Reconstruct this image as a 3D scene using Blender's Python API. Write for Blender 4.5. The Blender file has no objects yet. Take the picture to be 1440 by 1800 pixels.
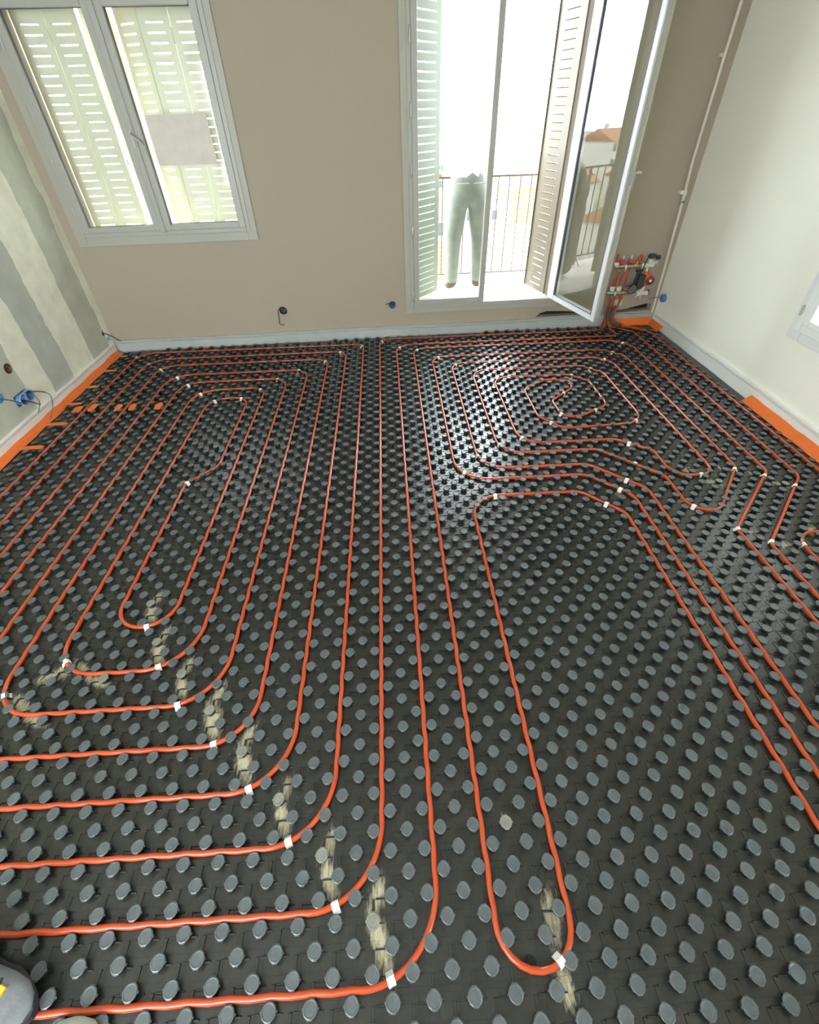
import bpy, bmesh, math, random
import numpy as np
from mathutils import Vector, Matrix
from mathutils.geometry import tessellate_polygon

sc = bpy.context.scene
COL = sc.collection
random.seed(7)

# ------------------------------------------------------------------ camera
cd = bpy.data.cameras.new('camera')
cd.sensor_fit = 'VERTICAL'; cd.sensor_height = 36.0; cd.lens = 16.085
cd.shift_x = 0.00054; cd.shift_y = -0.01395; cd.clip_start = 0.02; cd.clip_end = 2000
cam = bpy.data.objects.new('camera', cd); COL.objects.link(cam)
_x = Vector((0.998484, -0.049951, -0.02314)); _u = Vector((0.049965, 0.64584, 0.761836)); _b = _x.cross(_u)
cam.matrix_world = Matrix(((_x.x, _u.x, _b.x, 0.0741355), (_x.y, _u.y, _b.y, -0.3558964),
                           (_x.z, _u.z, _b.z, 1.6677098), (0, 0, 0, 1)))
sc.camera = cam

# ------------------------------------------------------------------ world, light, exposure
world = bpy.data.worlds.new('sky'); sc.world = world; world.use_nodes = True
wb = world.node_tree.nodes['Background']
wb.inputs[0].default_value = (0.85, 0.94, 1.0, 1); wb.inputs[1].default_value = 20.0
vs = sc.view_settings
vs.view_transform = 'Standard'; vs.look = 'None'; vs.gamma = 1.0; vs.use_curve_mapping = False
vs.exposure = 0.12
sc.cycles.use_denoising = True
sc.cycles.max_bounces = 12; sc.cycles.diffuse_bounces = 6; sc.cycles.transparent_max_bounces = 16
sc.cycles.sample_clamp_indirect = 12

def portal(name, loc, rot, sx, sy):
    l = bpy.data.lights.new(name, 'AREA'); l.shape = 'RECTANGLE'; l.size = sx; l.size_y = sy
    l.cycles.is_portal = True
    o = bpy.data.objects.new(name, l); o.location = loc; o.rotation_euler = rot; COL.objects.link(o)

PI = math.pi
# ------------------------------------------------------------------ frames
U0 = Vector((-2.48, 3.93)); U1 = Vector((2.66, 4.10)); WLEN = (U1 - U0).length
UD = (U1 - U0).normalized(); ND = Vector((-UD.y, UD.x)); WANG = math.atan2(UD.y, UD.x)
XL, XR, YB, ZC = -2.48, 2.66, -1.95, 2.55
G = 0.05
def bw(u, z, d):                       # back wall frame: along wall, height, depth outward
    p = U0 + UD * u + ND * d
    return Vector((p.x, p.y, z))
def idt(x, y, z): return Vector((x, y, z))
def tf_back(x, y, z): return bw(x, z, y)          # local x along, y outward, z up
def tf_right(x, y, z): return Vector((XR + y, x, z))   # local x = world Y, y outward (+X)
def tf_left(x, y, z): return Vector((XL - y, x, z))

# ------------------------------------------------------------------ materials
def mat(name, col, rough=0.6, spec=0.5, metal=0.0, bump=None, var=None, coat=0):
    m = bpy.data.materials.new(name); m.use_nodes = True
    nt = m.node_tree; b = nt.nodes['Principled BSDF']
    b.inputs['Base Color'].default_value = (*col, 1); b.inputs['Roughness'].default_value = rough
    b.inputs['Specular IOR Level'].default_value = spec; b.inputs['Metallic'].default_value = metal
    b.inputs['Coat Weight'].default_value = coat
    tc = nt.nodes.new('ShaderNodeTexCoord')
    if var:
        sc_, amt, c2 = var
        n = nt.nodes.new('ShaderNodeTexNoise'); n.inputs['Scale'].default_value = sc_; n.inputs['Detail'].default_value = 4
        nt.links.new(tc.outputs['Object'], n.inputs['Vector'])
        r = nt.nodes.new('ShaderNodeMapRange'); r.inputs[1].default_value = 0.35; r.inputs[2].default_value = 0.7; r.inputs[4].default_value = amt
        nt.links.new(n.outputs['Fac'], r.inputs[0])
        mx = nt.nodes.new('ShaderNodeMix'); mx.data_type = 'RGBA'
        mx.inputs[6].default_value = (*col, 1); mx.inputs[7].default_value = (*c2, 1)
        nt.links.new(r.outputs[0], mx.inputs[0]); nt.links.new(mx.outputs[2], b.inputs['Base Color'])
    if bump:
        sc_, st, dist = bump
        n2 = nt.nodes.new('ShaderNodeTexNoise'); n2.inputs['Scale'].default_value = sc_; n2.inputs['Detail'].default_value = 3
        nt.links.new(tc.outputs['Object'], n2.inputs['Vector'])
        bp = nt.nodes.new('ShaderNodeBump'); bp.inputs['Strength'].default_value = st; bp.inputs['Distance'].default_value = dist
        nt.links.new(n2.outputs['Fac'], bp.inputs['Height']); nt.links.new(bp.outputs['Normal'], b.inputs['Normal'])
    return m

def new_nodes(name):
    m = bpy.data.materials.new(name); m.use_nodes = True
    return m, m.node_tree, m.node_tree.nodes['Principled BSDF']

M = {}
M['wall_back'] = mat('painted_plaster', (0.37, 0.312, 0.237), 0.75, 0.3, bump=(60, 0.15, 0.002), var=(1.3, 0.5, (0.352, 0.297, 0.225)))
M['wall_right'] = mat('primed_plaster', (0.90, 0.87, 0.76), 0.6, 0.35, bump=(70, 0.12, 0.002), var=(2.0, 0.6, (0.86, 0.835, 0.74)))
M['wall_rear'] = mat('rear_plaster', (0.72, 0.70, 0.66), 0.8)
M['ceiling'] = mat('ceiling_plaster', (0.80, 0.79, 0.76), 0.9)
M['slab'] = mat('concrete_slab', (0.10, 0.095, 0.085), 0.9, bump=(40, 0.5, 0.004))
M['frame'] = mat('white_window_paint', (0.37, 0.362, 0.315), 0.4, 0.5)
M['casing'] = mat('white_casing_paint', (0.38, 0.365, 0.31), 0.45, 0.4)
M['leaf'] = mat('lit_leaf_paint', (0.60, 0.61, 0.60), 0.35, 0.5)  # paler copy of the frame paint, with daylight on the leaf in its colour
M['reveal'] = mat('cream_reveal', (0.78, 0.74, 0.60), 0.7)
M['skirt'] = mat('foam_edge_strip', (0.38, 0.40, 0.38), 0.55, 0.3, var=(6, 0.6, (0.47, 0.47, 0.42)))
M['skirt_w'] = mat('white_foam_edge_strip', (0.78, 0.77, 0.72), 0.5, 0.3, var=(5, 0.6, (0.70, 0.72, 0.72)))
M['pipe'] = mat('orange_pipe_plastic', (0.46, 0.066, 0.017), 0.20, 0.5, bump=(300, 0.15, 0.0004), var=(9, 0.5, (0.42, 0.052, 0.017)))
M['clip'] = mat('white_clip_plastic', (0.80, 0.78, 0.70), 0.45)
M['tape'] = mat('orange_tape', (0.80, 0.165, 0.018), 0.42, 0.5, bump=(18, 0.5, 0.006), var=(14, 0.5, (0.70, 0.13, 0.015)))
M['rubber'] = mat('black_cable', (0.02, 0.02, 0.022), 0.5)
M['grey_cable'] = mat('grey_cable', (0.11, 0.13, 0.16), 0.5)
M['blue'] = mat('blue_box_plastic', (0.06, 0.19, 0.44), 0.4)
M['bluel'] = mat('pale_blue_plastic', (0.38, 0.52, 0.68), 0.4)
M['darkbox'] = mat('dark_box_plastic', (0.035, 0.04, 0.06), 0.5)
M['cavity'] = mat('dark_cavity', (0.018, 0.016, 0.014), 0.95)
M['brown_hole'] = mat('raw_hole_edge', (0.22, 0.13, 0.08), 0.9, var=(40, 1, (0.06, 0.05, 0.035)))
M['brass'] = mat('brass', (0.55, 0.38, 0.14), 0.35, metal=0.8)
M['steel'] = mat('dull_steel', (0.50, 0.47, 0.40), 0.35, metal=0.8)
M['red'] = mat('red_knob_plastic', (0.62, 0.03, 0.02), 0.35)
M['redpipe'] = mat('red_riser_plastic', (0.45, 0.045, 0.02), 0.35)
M['white'] = mat('white_plastic', (0.78, 0.80, 0.76), 0.4)
M['cream'] = mat('cream_plastic', (0.62, 0.60, 0.50), 0.5)
M['pump_o'] = mat('orange_pump_paint', (0.68, 0.13, 0.025), 0.4)
M['pump_d'] = mat('dark_red_cap', (0.16, 0.035, 0.02), 0.5)
M['pump_g'] = mat('charcoal_box', (0.035, 0.045, 0.045), 0.5)
M['sleeve'] = mat('brown_corrugated_sleeve', (0.11, 0.06, 0.04), 0.6)
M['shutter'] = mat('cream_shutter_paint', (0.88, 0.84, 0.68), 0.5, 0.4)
M['shutter_b'] = mat('shaded_beige_shutter', (0.15, 0.128, 0.088), 0.5, 0.4)  # beige darkened: shade of the backlit side is put into the colour
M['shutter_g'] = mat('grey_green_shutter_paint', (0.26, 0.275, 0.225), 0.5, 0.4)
M['rust'] = mat('brown_railing_paint', (0.10, 0.06, 0.042), 0.6)
M['balcony'] = mat('pale_balcony_concrete', (0.62, 0.58, 0.50), 0.9)
M['paper'] = mat('grey_paper', (0.66, 0.61, 0.54), 0.85, 0.2, bump=(25, 0.2, 0.003), var=(14, 0.7, (0.58, 0.54, 0.47)))
M['pipe_white'] = mat('painted_riser', (0.72, 0.67, 0.56), 0.5)
M['handle'] = mat('grey_handle', (0.42, 0.42, 0.38), 0.4)
M['gasket'] = mat('dark_gasket', (0.10, 0.09, 0.11), 0.6)
M['felt'] = mat('grey_felt', (0.16, 0.165, 0.165), 0.9, 0.2, bump=(120, 0.5, 0.002), var=(40, 0.6, (0.11, 0.11, 0.115)))
M['sole'] = mat('dark_rubber_sole', (0.025, 0.024, 0.03), 0.8)
M['yellow'] = mat('yellow_tab', (0.65, 0.42, 0.03), 0.5)
M['knit'] = mat('pale_knit', (0.36, 0.38, 0.32), 0.95, 0.1, bump=(90, 0.8, 0.003))
M['navy'] = mat('navy_fabric', (0.03, 0.04, 0.075), 0.9)
M['whitesole'] = mat('white_rubber', (0.72, 0.80, 0.74), 0.6)
M['skin'] = mat('skin', (0.55, 0.33, 0.22), 0.6)
M['tee'] = mat('white_cotton', (0.82, 0.81, 0.78), 0.9)
M['trousers'] = mat('grey_work_trousers', (0.19, 0.205, 0.185), 0.9, var=(9, 0.8, (0.27, 0.28, 0.235)), bump=(12, 0.5, 0.01))
M['shoe_b'] = mat('boot_leather', (0.09, 0.06, 0.035), 0.7)
M['foliage'] = mat('pale_leaves', (0.04, 0.075, 0.028), 0.8, var=(0.8, 0.8, (0.022, 0.042, 0.018)))
M['foliage_d'] = mat('dark_leaves', (0.018, 0.022, 0.028), 0.8)
M['bark'] = mat('bark', (0.08, 0.06, 0.04), 0.9)
M['render_wall'] = mat('pale_house_render', (0.50, 0.47, 0.42), 0.9)
M['roof_tile'] = mat('red_roof_tiles', (0.24, 0.085, 0.035), 0.85, var=(0.5, 0.8, (0.30, 0.15, 0.06)))
M['winglass'] = mat('dark_window_glass', (0.05, 0.055, 0.06), 0.2)
M['tower'] = mat('grey_tower_render', (0.10, 0.115, 0.11), 0.9)
M['ground'] = mat('dry_ground', (0.25, 0.23, 0.16), 0.95, var=(0.06, 1, (0.13, 0.18, 0.07)))

# window glass: thin pane, straight-through transmission plus Fresnel reflection
def glass(name, ior, tint):
    m = bpy.data.materials.new(name); m.use_nodes = True; nt = m.node_tree; nt.nodes.clear()
    o = nt.nodes.new('ShaderNodeOutputMaterial'); mx = nt.nodes.new('ShaderNodeMixShader')
    t = nt.nodes.new('ShaderNodeBsdfTransparent'); g = nt.nodes.new('ShaderNodeBsdfGlossy'); f = nt.nodes.new('ShaderNodeFresnel')
    t.inputs[0].default_value = (*tint, 1); g.inputs['Roughness'].default_value = 0.0; f.inputs[0].default_value = ior
    gm = nt.nodes.new('ShaderNodeNewGeometry'); k = nt.nodes.new('ShaderNodeMath'); k.operation = 'SUBTRACT'; k.inputs[0].default_value = 1.0
    nt.links.new(gm.outputs['Backfacing'], k.inputs[1]); ml = nt.nodes.new('ShaderNodeMath'); ml.operation = 'MULTIPLY'
    nt.links.new(f.outputs[0], ml.inputs[0]); nt.links.new(k.outputs[0], ml.inputs[1]); nt.links.new(ml.outputs[0], mx.inputs[0]); nt.links.new(t.outputs[0], mx.inputs[1]); nt.links.new(g.outputs[0], mx.inputs[2])
    nt.links.new(mx.outputs[0], o.inputs[0]); return m
M['glass'] = glass('window_glass', 1.5, (0.95, 0.97, 0.955))
M['glass2'] = glass('double_glazing', 1.75, (0.90, 0.92, 0.90))

# black studded mat: gloss, fine moulded lines, rubbed cream smears carried by the 'stain' attribute
def make_mat_material(name, base, use_attr, r0):
    m, nt, b = new_nodes(name)
    L = nt.links
    tc = nt.nodes.new('ShaderNodeTexCoord')
    geo = nt.nodes.new('ShaderNodeNewGeometry')
    n = nt.nodes.new('ShaderNodeTexNoise'); n.inputs['Scale'].default_value = 55; n.inputs['Detail'].default_value = 5
    L.new(geo.outputs['Position'], n.inputs['Vector'])
    n3 = nt.nodes.new('ShaderNodeTexNoise'); n3.inputs['Scale'].default_value = 3.0; n3.inputs['Detail'].default_value = 4
    L.new(geo.outputs['Position'], n3.inputs['Vector'])
    ramp = nt.nodes.new('ShaderNodeMix'); ramp.data_type = 'RGBA'
    ramp.inputs[6].default_value = (*base[0], 1); ramp.inputs[7].default_value = (*base[1], 1)
    L.new(n.outputs['Fac'], ramp.inputs[0])
    last = ramp.outputs[2]
    if use_attr:
        at = nt.nodes.new('ShaderNodeAttribute'); at.attribute_name = 'stain'
        mp = nt.nodes.new('ShaderNodeMapping'); mp.inputs['Scale'].default_value = (120, 28, 30)
        L.new(geo.outputs['Position'], mp.inputs['Vector'])
        n2 = nt.nodes.new('ShaderNodeTexNoise'); n2.inputs['Scale'].default_value = 1.0; n2.inputs['Detail'].default_value = 6; n2.inputs['Roughness'].default_value = 0.7
        L.new(mp.outputs[0], n2.inputs['Vector'])
        mul = nt.nodes.new('ShaderNodeMath'); mul.operation = 'MULTIPLY_ADD'; mul.inputs[1].default_value = 1.8; mul.inputs[2].default_value = -0.95
        L.new(n2.outputs['Fac'], mul.inputs[0])
        ad = nt.nodes.new('ShaderNodeMath'); ad.operation = 'ADD'; L.new(at.outputs['Fac'], ad.inputs[0]); L.new(mul.outputs[0], ad.inputs[1])
        mr = nt.nodes.new('ShaderNodeMapRange'); mr.inputs[1].default_value = 0.30; mr.inputs[2].default_value = 0.85; mr.inputs[4].default_value = 0.9
        L.new(ad.outputs[0], mr.inputs[0])
        m3 = nt.nodes.new('ShaderNodeMix'); m3.data_type = 'RGBA'; m3.inputs[7].default_value = (0.50, 0.44, 0.29, 1)
        L.new(mr.outputs[0], m3.inputs[0]); L.new(last, m3.inputs[6]); last = m3.outputs[2]
    L.new(last, b.inputs['Base Color'])
    rr = nt.nodes.new('ShaderNodeMapRange'); rr.inputs[3].default_value = r0 - 0.05; rr.inputs[4].default_value = r0 + 0.08
    L.new(n3.outputs['Fac'], rr.inputs[0]); L.new(rr.outputs[0], b.inputs['Roughness'])
    b.inputs['Specular IOR Level'].default_value = 0.55
    bp = nt.nodes.new('ShaderNodeBump'); bp.inputs['Distance'].default_value = 0.0012; bp.inputs['Strength'].default_value = 0.7
    if use_attr:
        # moulded rectangles one module wide, offset row by row
        br = nt.nodes.new('ShaderNodeTexBrick')
        br.inputs['Scale'].default_value = 1.0; br.inputs['Mortar Size'].default_value = 0.0016; br.inputs['Mortar Smooth'].default_value = 0.1
        br.inputs['Brick Width'].default_value = 0.05; br.inputs['Row Height'].default_value = 0.05; br.offset = 0.5
        mp2 = nt.nodes.new('ShaderNodeMapping'); mp2.inputs['Location'].default_value = (0.011, 0.036, 0)
        L.new(geo.outputs['Position'], mp2.inputs['Vector']); L.new(mp2.outputs[0], br.inputs['Vector'])
        br.inputs['Color1'].default_value = (1, 1, 1, 1); br.inputs['Color2'].default_value = (0.9, 0.9, 0.9, 1); br.inputs['Mortar'].default_value = (0, 0, 0, 1)
        sm = nt.nodes.new('ShaderNodeMath'); sm.operation = 'MULTIPLY_ADD'; sm.inputs[1].default_value = 0.06
        L.new(n.outputs['Fac'], sm.inputs[0]); L.new(br.outputs['Color'], sm.inputs[2]); L.new(sm.outputs[0], bp.inputs['Height'])
    else:
        L.new(n.outputs['Fac'], bp.inputs['Height'])
    L.new(bp.outputs['Normal'], b.inputs['Normal'])
    return m
M['mat'] = make_mat_material('black_studded_sheet', ((0.016, 0.016, 0.012), (0.032, 0.032, 0.024)), True, 0.24)
M['stud'] = make_mat_material('scuffed_lit_stud_cap', ((0.050, 0.058, 0.058), (0.105, 0.118, 0.119)), False, 0.34)  # grey caps: scuff wear plus the sheen on the tops, put into the colour
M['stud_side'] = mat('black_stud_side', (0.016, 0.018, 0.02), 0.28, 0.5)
M['stud_stain'] = make_mat_material('dusty_stud_plastic', ((0.10, 0.105, 0.095), (0.27, 0.255, 0.20)), False, 0.5)

# left wall: grey-green plasterboard with pale joint-filler bands (real, uneven edges)
def make_board():
    m, nt, b = new_nodes('filled_plasterboard'); L = nt.links
    geo = nt.nodes.new('ShaderNodeNewGeometry'); sp = nt.nodes.new('ShaderNodeSeparateXYZ'); L.new(geo.outputs['Position'], sp.inputs[0])
    n = nt.nodes.new('ShaderNodeTexNoise'); n.inputs['Scale'].default_value = 3.2; n.inputs['Detail'].default_value = 5; n.inputs['Roughness'].default_value = 0.55
    L.new(geo.outputs['Position'], n.inputs['Vector'])
    yo = nt.nodes.new('ShaderNodeMath'); yo.operation = 'MULTIPLY_ADD'; yo.inputs[1].default_value = 0.13; L.new(n.outputs['Fac'], yo.inputs[0])
    y2 = nt.nodes.new('ShaderNodeMath'); y2.operation = 'ADD'; y2.inputs[1].default_value = -0.065; L.new(sp.outputs[1], y2.inputs[0]); L.new(y2.outputs[0], yo.inputs[2])
    cr = nt.nodes.new('ShaderNodeValToRGB'); cr.color_ramp.interpolation = 'CONSTANT'
    mrg = nt.nodes.new('ShaderNodeMapRange'); mrg.inputs[1].default_value = -2.0; mrg.inputs[2].default_value = 4.2
    L.new(yo.outputs[0], mrg.inputs[0]); L.new(mrg.outputs[0], cr.inputs[0])
    grey = (0.53, 0.54, 0.43, 1); grey2 = (0.50, 0.52, 0.46, 1); mud = (0.84, 0.82, 0.67, 1)
    stops = [(-2.0, grey), (-0.6, mud), (-0.25, grey), (0.6, mud), (0.95, grey), (1.8, mud), (2.1, grey), (2.69, mud), (2.93, grey2), (3.20, mud), (3.53, grey), (3.835, mud)]
    els = cr.color_ramp.elements
    els[0].position = 0; els[0].color = stops[0][1]; els[1].position = (stops[1][0] + 2) / 6.2; els[1].color = stops[1][1]
    for y, c in stops[2:]:
        e = els.new((y + 2) / 6.2); e.color = c
    n2 = nt.nodes.new('ShaderNodeTexNoise'); n2.inputs['Scale'].default_value = 9; n2.inputs['Detail'].default_value = 5; L.new(geo.outputs['Position'], n2.inputs['Vector'])
    mr = nt.nodes.new('ShaderNodeMapRange'); mr.inputs[1].default_value = 0.3; mr.inputs[2].default_value = 0.7; mr.inputs[3].default_value = 0.9; mr.inputs[4].default_value = 1.06
    L.new(n2.outputs['Fac'], mr.inputs[0])
    vm = nt.nodes.new('ShaderNodeVectorMath'); vm.operation = 'SCALE'; L.new(cr.outputs[0], vm.inputs[0]); L.new(mr.outputs[0], vm.inputs['Scale'])
    L.new(vm.outputs[0], b.inputs['Base Color']); b.inputs['Roughness'].default_value = 0.8
    bp = nt.nodes.new('ShaderNodeBump'); bp.inputs['Strength'].default_value = 0.35; bp.inputs['Distance'].default_value = 0.003
    L.new(cr.outputs[0], bp.inputs['Height']); L.new(bp.outputs[0], b.inputs['Normal'])
    return m
M['board'] = make_board()

# ------------------------------------------------------------------ mesh helpers
class MB:
    def __init__(s, tf=idt): s.v = []; s.f = []; s.mi = []; s.tf = tf; s.cur = 0; s.smooth = []
    def _add(s, vs_, fs, smooth=False):
        n = len(s.v); s.v += [tuple(s.tf(*p)) for p in vs_]; s.f += [tuple(n + i for i in f) for f in fs]
        s.mi += [s.cur] * len(fs); s.smooth += [smooth] * len(fs)
    def box(s, x0, x1, y0, y1, z0, z1):
        s._add([(x0, y0, z0), (x1, y0, z0), (x1, y1, z0), (x0, y1, z0), (x0, y0, z1), (x1, y0, z1), (x1, y1, z1), (x0, y1, z1)],
               [(0, 3, 2, 1), (4, 5, 6, 7), (0, 1, 5, 4), (1, 2, 6, 5), (2, 3, 7, 6), (3, 0, 4, 7)]); return s
    def lathe(s, prof, c=(0, 0, 0), axis='z', n=16, smooth=True, a0=0, sx=1, sy=1):
        vs_ = []
        for r, h in prof:
            for k in range(n):
                a = a0 + 2 * PI * k / n; x, y = r * sx * math.cos(a), r * sy * math.sin(a)
                p = {'z': (x, y, h), 'y': (x, h, y), 'x': (h, x, y)}[axis]
                vs_.append((c[0] + p[0], c[1] + p[1], c[2] + p[2]))
        fs = []
        for i in range(len(prof) - 1):
            for k in range(n):
                a, b = i * n + k, i * n + (k + 1) % n
                fs.append((a, b, b + n, a + n))
        s._add(vs_, fs, smooth)
        s._add(vs_[:n], [tuple(range(n))[::-1]]); s._add(vs_[-n:], [tuple(range(n))]); return s
    def tube(s, pts, r, n=10, caps=True, rr=None):
        pts = [Vector(p) for p in pts]; N = len(pts); t = []
        for i in range(N):
            d = pts[min(i + 1, N - 1)] - pts[max(i - 1, 0)]; t.append(d.normalized() if d.length > 1e-9 else Vector((1, 0, 0)))
        ref = Vector((0, 0, 1)) if abs(t[0].z) < 0.9 else Vector((0, 1, 0))
        nrm = (ref - t[0] * ref.dot(t[0])).normalized(); vs_ = []
        for i in range(N):
            nrm = (nrm - t[i] * nrm.dot(t[i])).normalized(); bn = t[i].cross(nrm); ri = rr[i] if rr else r
            for k in range(n):
                a = 2 * PI * k / n; vs_.append(tuple(pts[i] + nrm * (ri * math.cos(a)) + bn * (ri * math.sin(a))))
        fs = [(i * n + k, i * n + (k + 1) % n, (i + 1) * n + (k + 1) % n, (i + 1) * n + k) for i in range(N - 1) for k in range(n)]
        s._add(vs_, fs, True)
        if caps: s._add(vs_[:n], [tuple(range(n))[::-1]]); s._add(vs_[-n:], [tuple(range(n))])
        return s
    def mesh(s, name, mats):
        me = bpy.data.meshes.new(name); me.from_pydata(s.v, [], s.f)
        for m_ in (mats if isinstance(mats, (list, tuple)) else [mats]): me.materials.append(m_)
        me.polygons.foreach_set('material_index', s.mi); me.polygons.foreach_set('use_smooth', s.smooth); me.update()
        return me
    def build(s, name, mats, parent=None, bevel=0):
        o = bpy.data.objects.new(name, s.mesh(name, mats)); COL.objects.link(o)
        if parent: o.parent = parent
        bm = bmesh.new(); bm.from_mesh(o.data); bmesh.ops.recalc_face_normals(bm, faces=bm.faces); bm.to_mesh(o.data); bm.free()
        if bevel:
            b = o.modifiers.new('bevel', 'BEVEL'); b.width = bevel; b.segments = 2; b.limit_method = 'ANGLE'; b.angle_limit = 0.7
        return o
def empty(name, loc=(0, 0, 0), label=None, cat=None, group=None, kind=None):
    o = bpy.data.objects.new(name, None); o.empty_display_size = 0.05; COL.objects.link(o)
    # part meshes are written in world coordinates; the empty marks the thing's base
    o.location = loc; tag(o, label, cat, group, kind); return o
def tag(o, label=None, cat=None, group=None, kind=None):
    if label: o['label'] = label
    if cat: o['category'] = cat
    if group: o['group'] = group
    if kind: o['kind'] = kind
    return o
def part(mb, name, mats, parent, bevel=0, label=None):
    o = mb.build(name, mats, None, bevel); o.parent = parent
    loc = Vector(parent.location); p = parent.parent
    while p: loc = loc + Vector(p.location); p = p.parent
    # parents are only translated: move the world-coordinate mesh back under them
    o.data.transform(Matrix.Translation(-loc)); o.location = (0, 0, 0)
    if label: o['label'] = label
    return o
def centred(o):                       # single-mesh thing: origin to its base centre
    xs = [v.co for v in o.data.vertices]
    c = Vector(((min(v.x for v in xs) + max(v.x for v in xs)) / 2, (min(v.y for v in xs) + max(v.y for v in xs)) / 2, min(v.z for v in xs)))
    o.data.transform(Matrix.Translation(-c)); o.location = c; return o
def thing(mb, name, mats, label, cat, group=None, bevel=0):
    o = centred(mb.build(name, mats, None, bevel)); tag(o, label, cat, group); return o

def wall(name, outline, holes, th, tf, m, side=1):
    polys = [[Vector((x, z, 0)) for x, z in p] for p in [outline] + holes]
    tris = tessellate_polygon(polys); flat = [p for poly in polys for p in poly]
    mb = MB(tf); n = len(flat)
    vs_ = [(p.x, 0, p.y) for p in flat] + [(p.x, th, p.y) for p in flat]
    fs = [tuple(t) for t in tris] + [tuple(i + n for i in t[::-1]) for t in tris]
    k = 0
    for poly in polys:
        L_ = len(poly)
        for i in range(L_):
            a, b = k + i, k + (i + 1) % L_; fs.append((a, b, b + n, a + n))
        k += L_
    mb._add(vs_, fs); o = mb.build(name, m); o['kind'] = 'structure'; return o
def rect(x0, x1, z0, z1): return [(x0, z0), (x1, z0), (x1, z1), (x0, z1)]
def circ(x, z, r, n=14, sx=1): return [(x + r * sx * math.cos(2 * PI * k / n), z + r * math.sin(2 * PI * k / n)) for k in range(n)]

# ------------------------------------------------------------------ room shell
TH = 0.30
W1 = (0.15, 1.44, 0.945, 2.245)       # window opening u0,u1,z0,z1
D1 = (2.775, 4.075, 0.275, 2.44)
BOX_B = [(1.592, 0.293), (2.590, 0.294)]
chase_l = [(3.96, 0.112), (4.25, 0.112), (4.50, 0.108), (4.50, 0.128), (4.22, 0.158), (4.06, 0.165), (4.0, 0.150)]
chase_r = [(4.62, 0.108), (5.09, 0.125), (5.09, 0.190), (5.02, 0.186), (4.86, 0.150), (4.62, 0.120)]
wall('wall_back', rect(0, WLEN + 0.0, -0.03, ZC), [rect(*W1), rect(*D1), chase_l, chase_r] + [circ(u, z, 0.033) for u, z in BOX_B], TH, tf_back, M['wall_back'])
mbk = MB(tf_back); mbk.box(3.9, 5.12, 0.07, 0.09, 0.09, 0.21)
o = mbk.build('chase_shade_sheet', M['cavity']); tag(o, kind='structure')  # near-black sheet behind the chases, recess shade put into its colour
WR = (1.20, 2.36, 0.60, 2.05)
wall('wall_right', rect(YB, 4.10, -0.03, ZC), [rect(*WR), rect(-1.85, -1.05, 0.80, 2.2), circ(4.0, 0.262, 0.033)], TH, tf_right, M['wall_right'])  # rearmost opening is added, out of view, to light the left wall
RW_ = (-2.40, -0.60, 0.65, 2.35)
wall('wall_left', rect(YB, 3.93, -0.03, ZC), [circ(3.83, 0.205, 0.022, sx=0.8), circ(2.655, 0.412, 0.034), rect(2.555, 2.70, 0.175, 0.25), circ(2.45, 0.305, 0.034)], 0.05, tf_left, M['board'])
wall('wall_rear', rect(XL, XR, -0.03, ZC), [rect(*RW_)], TH, lambda x, y, z: Vector((x, YB - y, z)), M['wall_rear'])
mbk = MB(); mbk.box(XL - 0.4, XR + 0.4, YB - 0.35, 4.45, ZC, ZC + 0.1); tag(mbk.build('ceiling', M['ceiling']), kind='structure')
mbk = MB(); mbk.box(XL - 0.1, XR + 0.3, YB - 0.3, 4.2, -0.10, -0.032); tag(mbk.build('floor', M['slab']), kind='structure')
mbk = MB(tf_left); mbk.box(2.0, 3.93, 0.11, 0.13, -0.03, ZC); tag(mbk.build('trim_2', M['brown_hole']), kind='structure')
uc = (D1[0] + D1[1]) / 2
portal('door_portal', bw(uc, 1.28, 0.33), (PI / 2, 0, WANG), 1.3, 2.2)
portal('window_portal', bw(0.8, 1.6, 0.33), (PI / 2, 0, WANG), 1.3, 1.3)
portal('right_window_portal', (XR + 0.33, 1.78, 1.32), (PI / 2, 0, -PI / 2), 1.2, 1.5)
portal('rear_portal', (-1.50, YB - 0.33, 1.50), (PI / 2, 0, PI), 1.9, 1.8)
portal('rear_right_portal', (XR + 0.33, -1.45, 1.5), (PI / 2, 0, -PI / 2), 0.9, 1.45)

# foam edge strips (skirting)
def strip(name, tf, x0, x1, m, h=0.10, t=0.012, wav=0.004, seed=1):
    rnd = random.Random(seed); mb = MB(tf); n = max(8, int((x1 - x0) / 0.12)); prof = [(0, -0.03), (-t * 0.6, -0.03), (-t, 0.0), (-t, h * 0.72), (-t * 1.5, h * 0.86), (-t * 1.5, h * 0.97), (-t * 0.8, h), (0.0005, h)]
    vs_ = []
    ph = rnd.random() * 6
    for k in range(n + 1):
        x = x0 + (x1 - x0) * k / n; w = wav * (math.sin(k * 0.9 + ph) + 0.6 * math.sin(k * 2.3)); w2 = wav * 0.8 * math.sin(k * 0.37 + 1)
        for y, z in prof: vs_.append((x, y - (abs(w) if y < -0.001 else 0), z + (w2 if z > 0.05 else 0)))
    q = len(prof); fs = [(k * q + a, k * q + (a + 1) % q, (k + 1) * q + (a + 1) % q, (k + 1) * q + a) for k in range(n) for a in range(q)]
    fs += [tuple(range(q)), tuple(n * q + a for a in range(q))[::-1]]
    mb._add(vs_, fs, False); o = mb.build(name, m); o['kind'] = 'structure'
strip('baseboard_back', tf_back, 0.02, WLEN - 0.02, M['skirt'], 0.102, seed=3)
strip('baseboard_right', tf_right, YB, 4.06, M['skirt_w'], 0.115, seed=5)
strip('baseboard_left', tf_left, YB, 3.9, M['skirt_w'], 0.092, seed=8)

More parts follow.
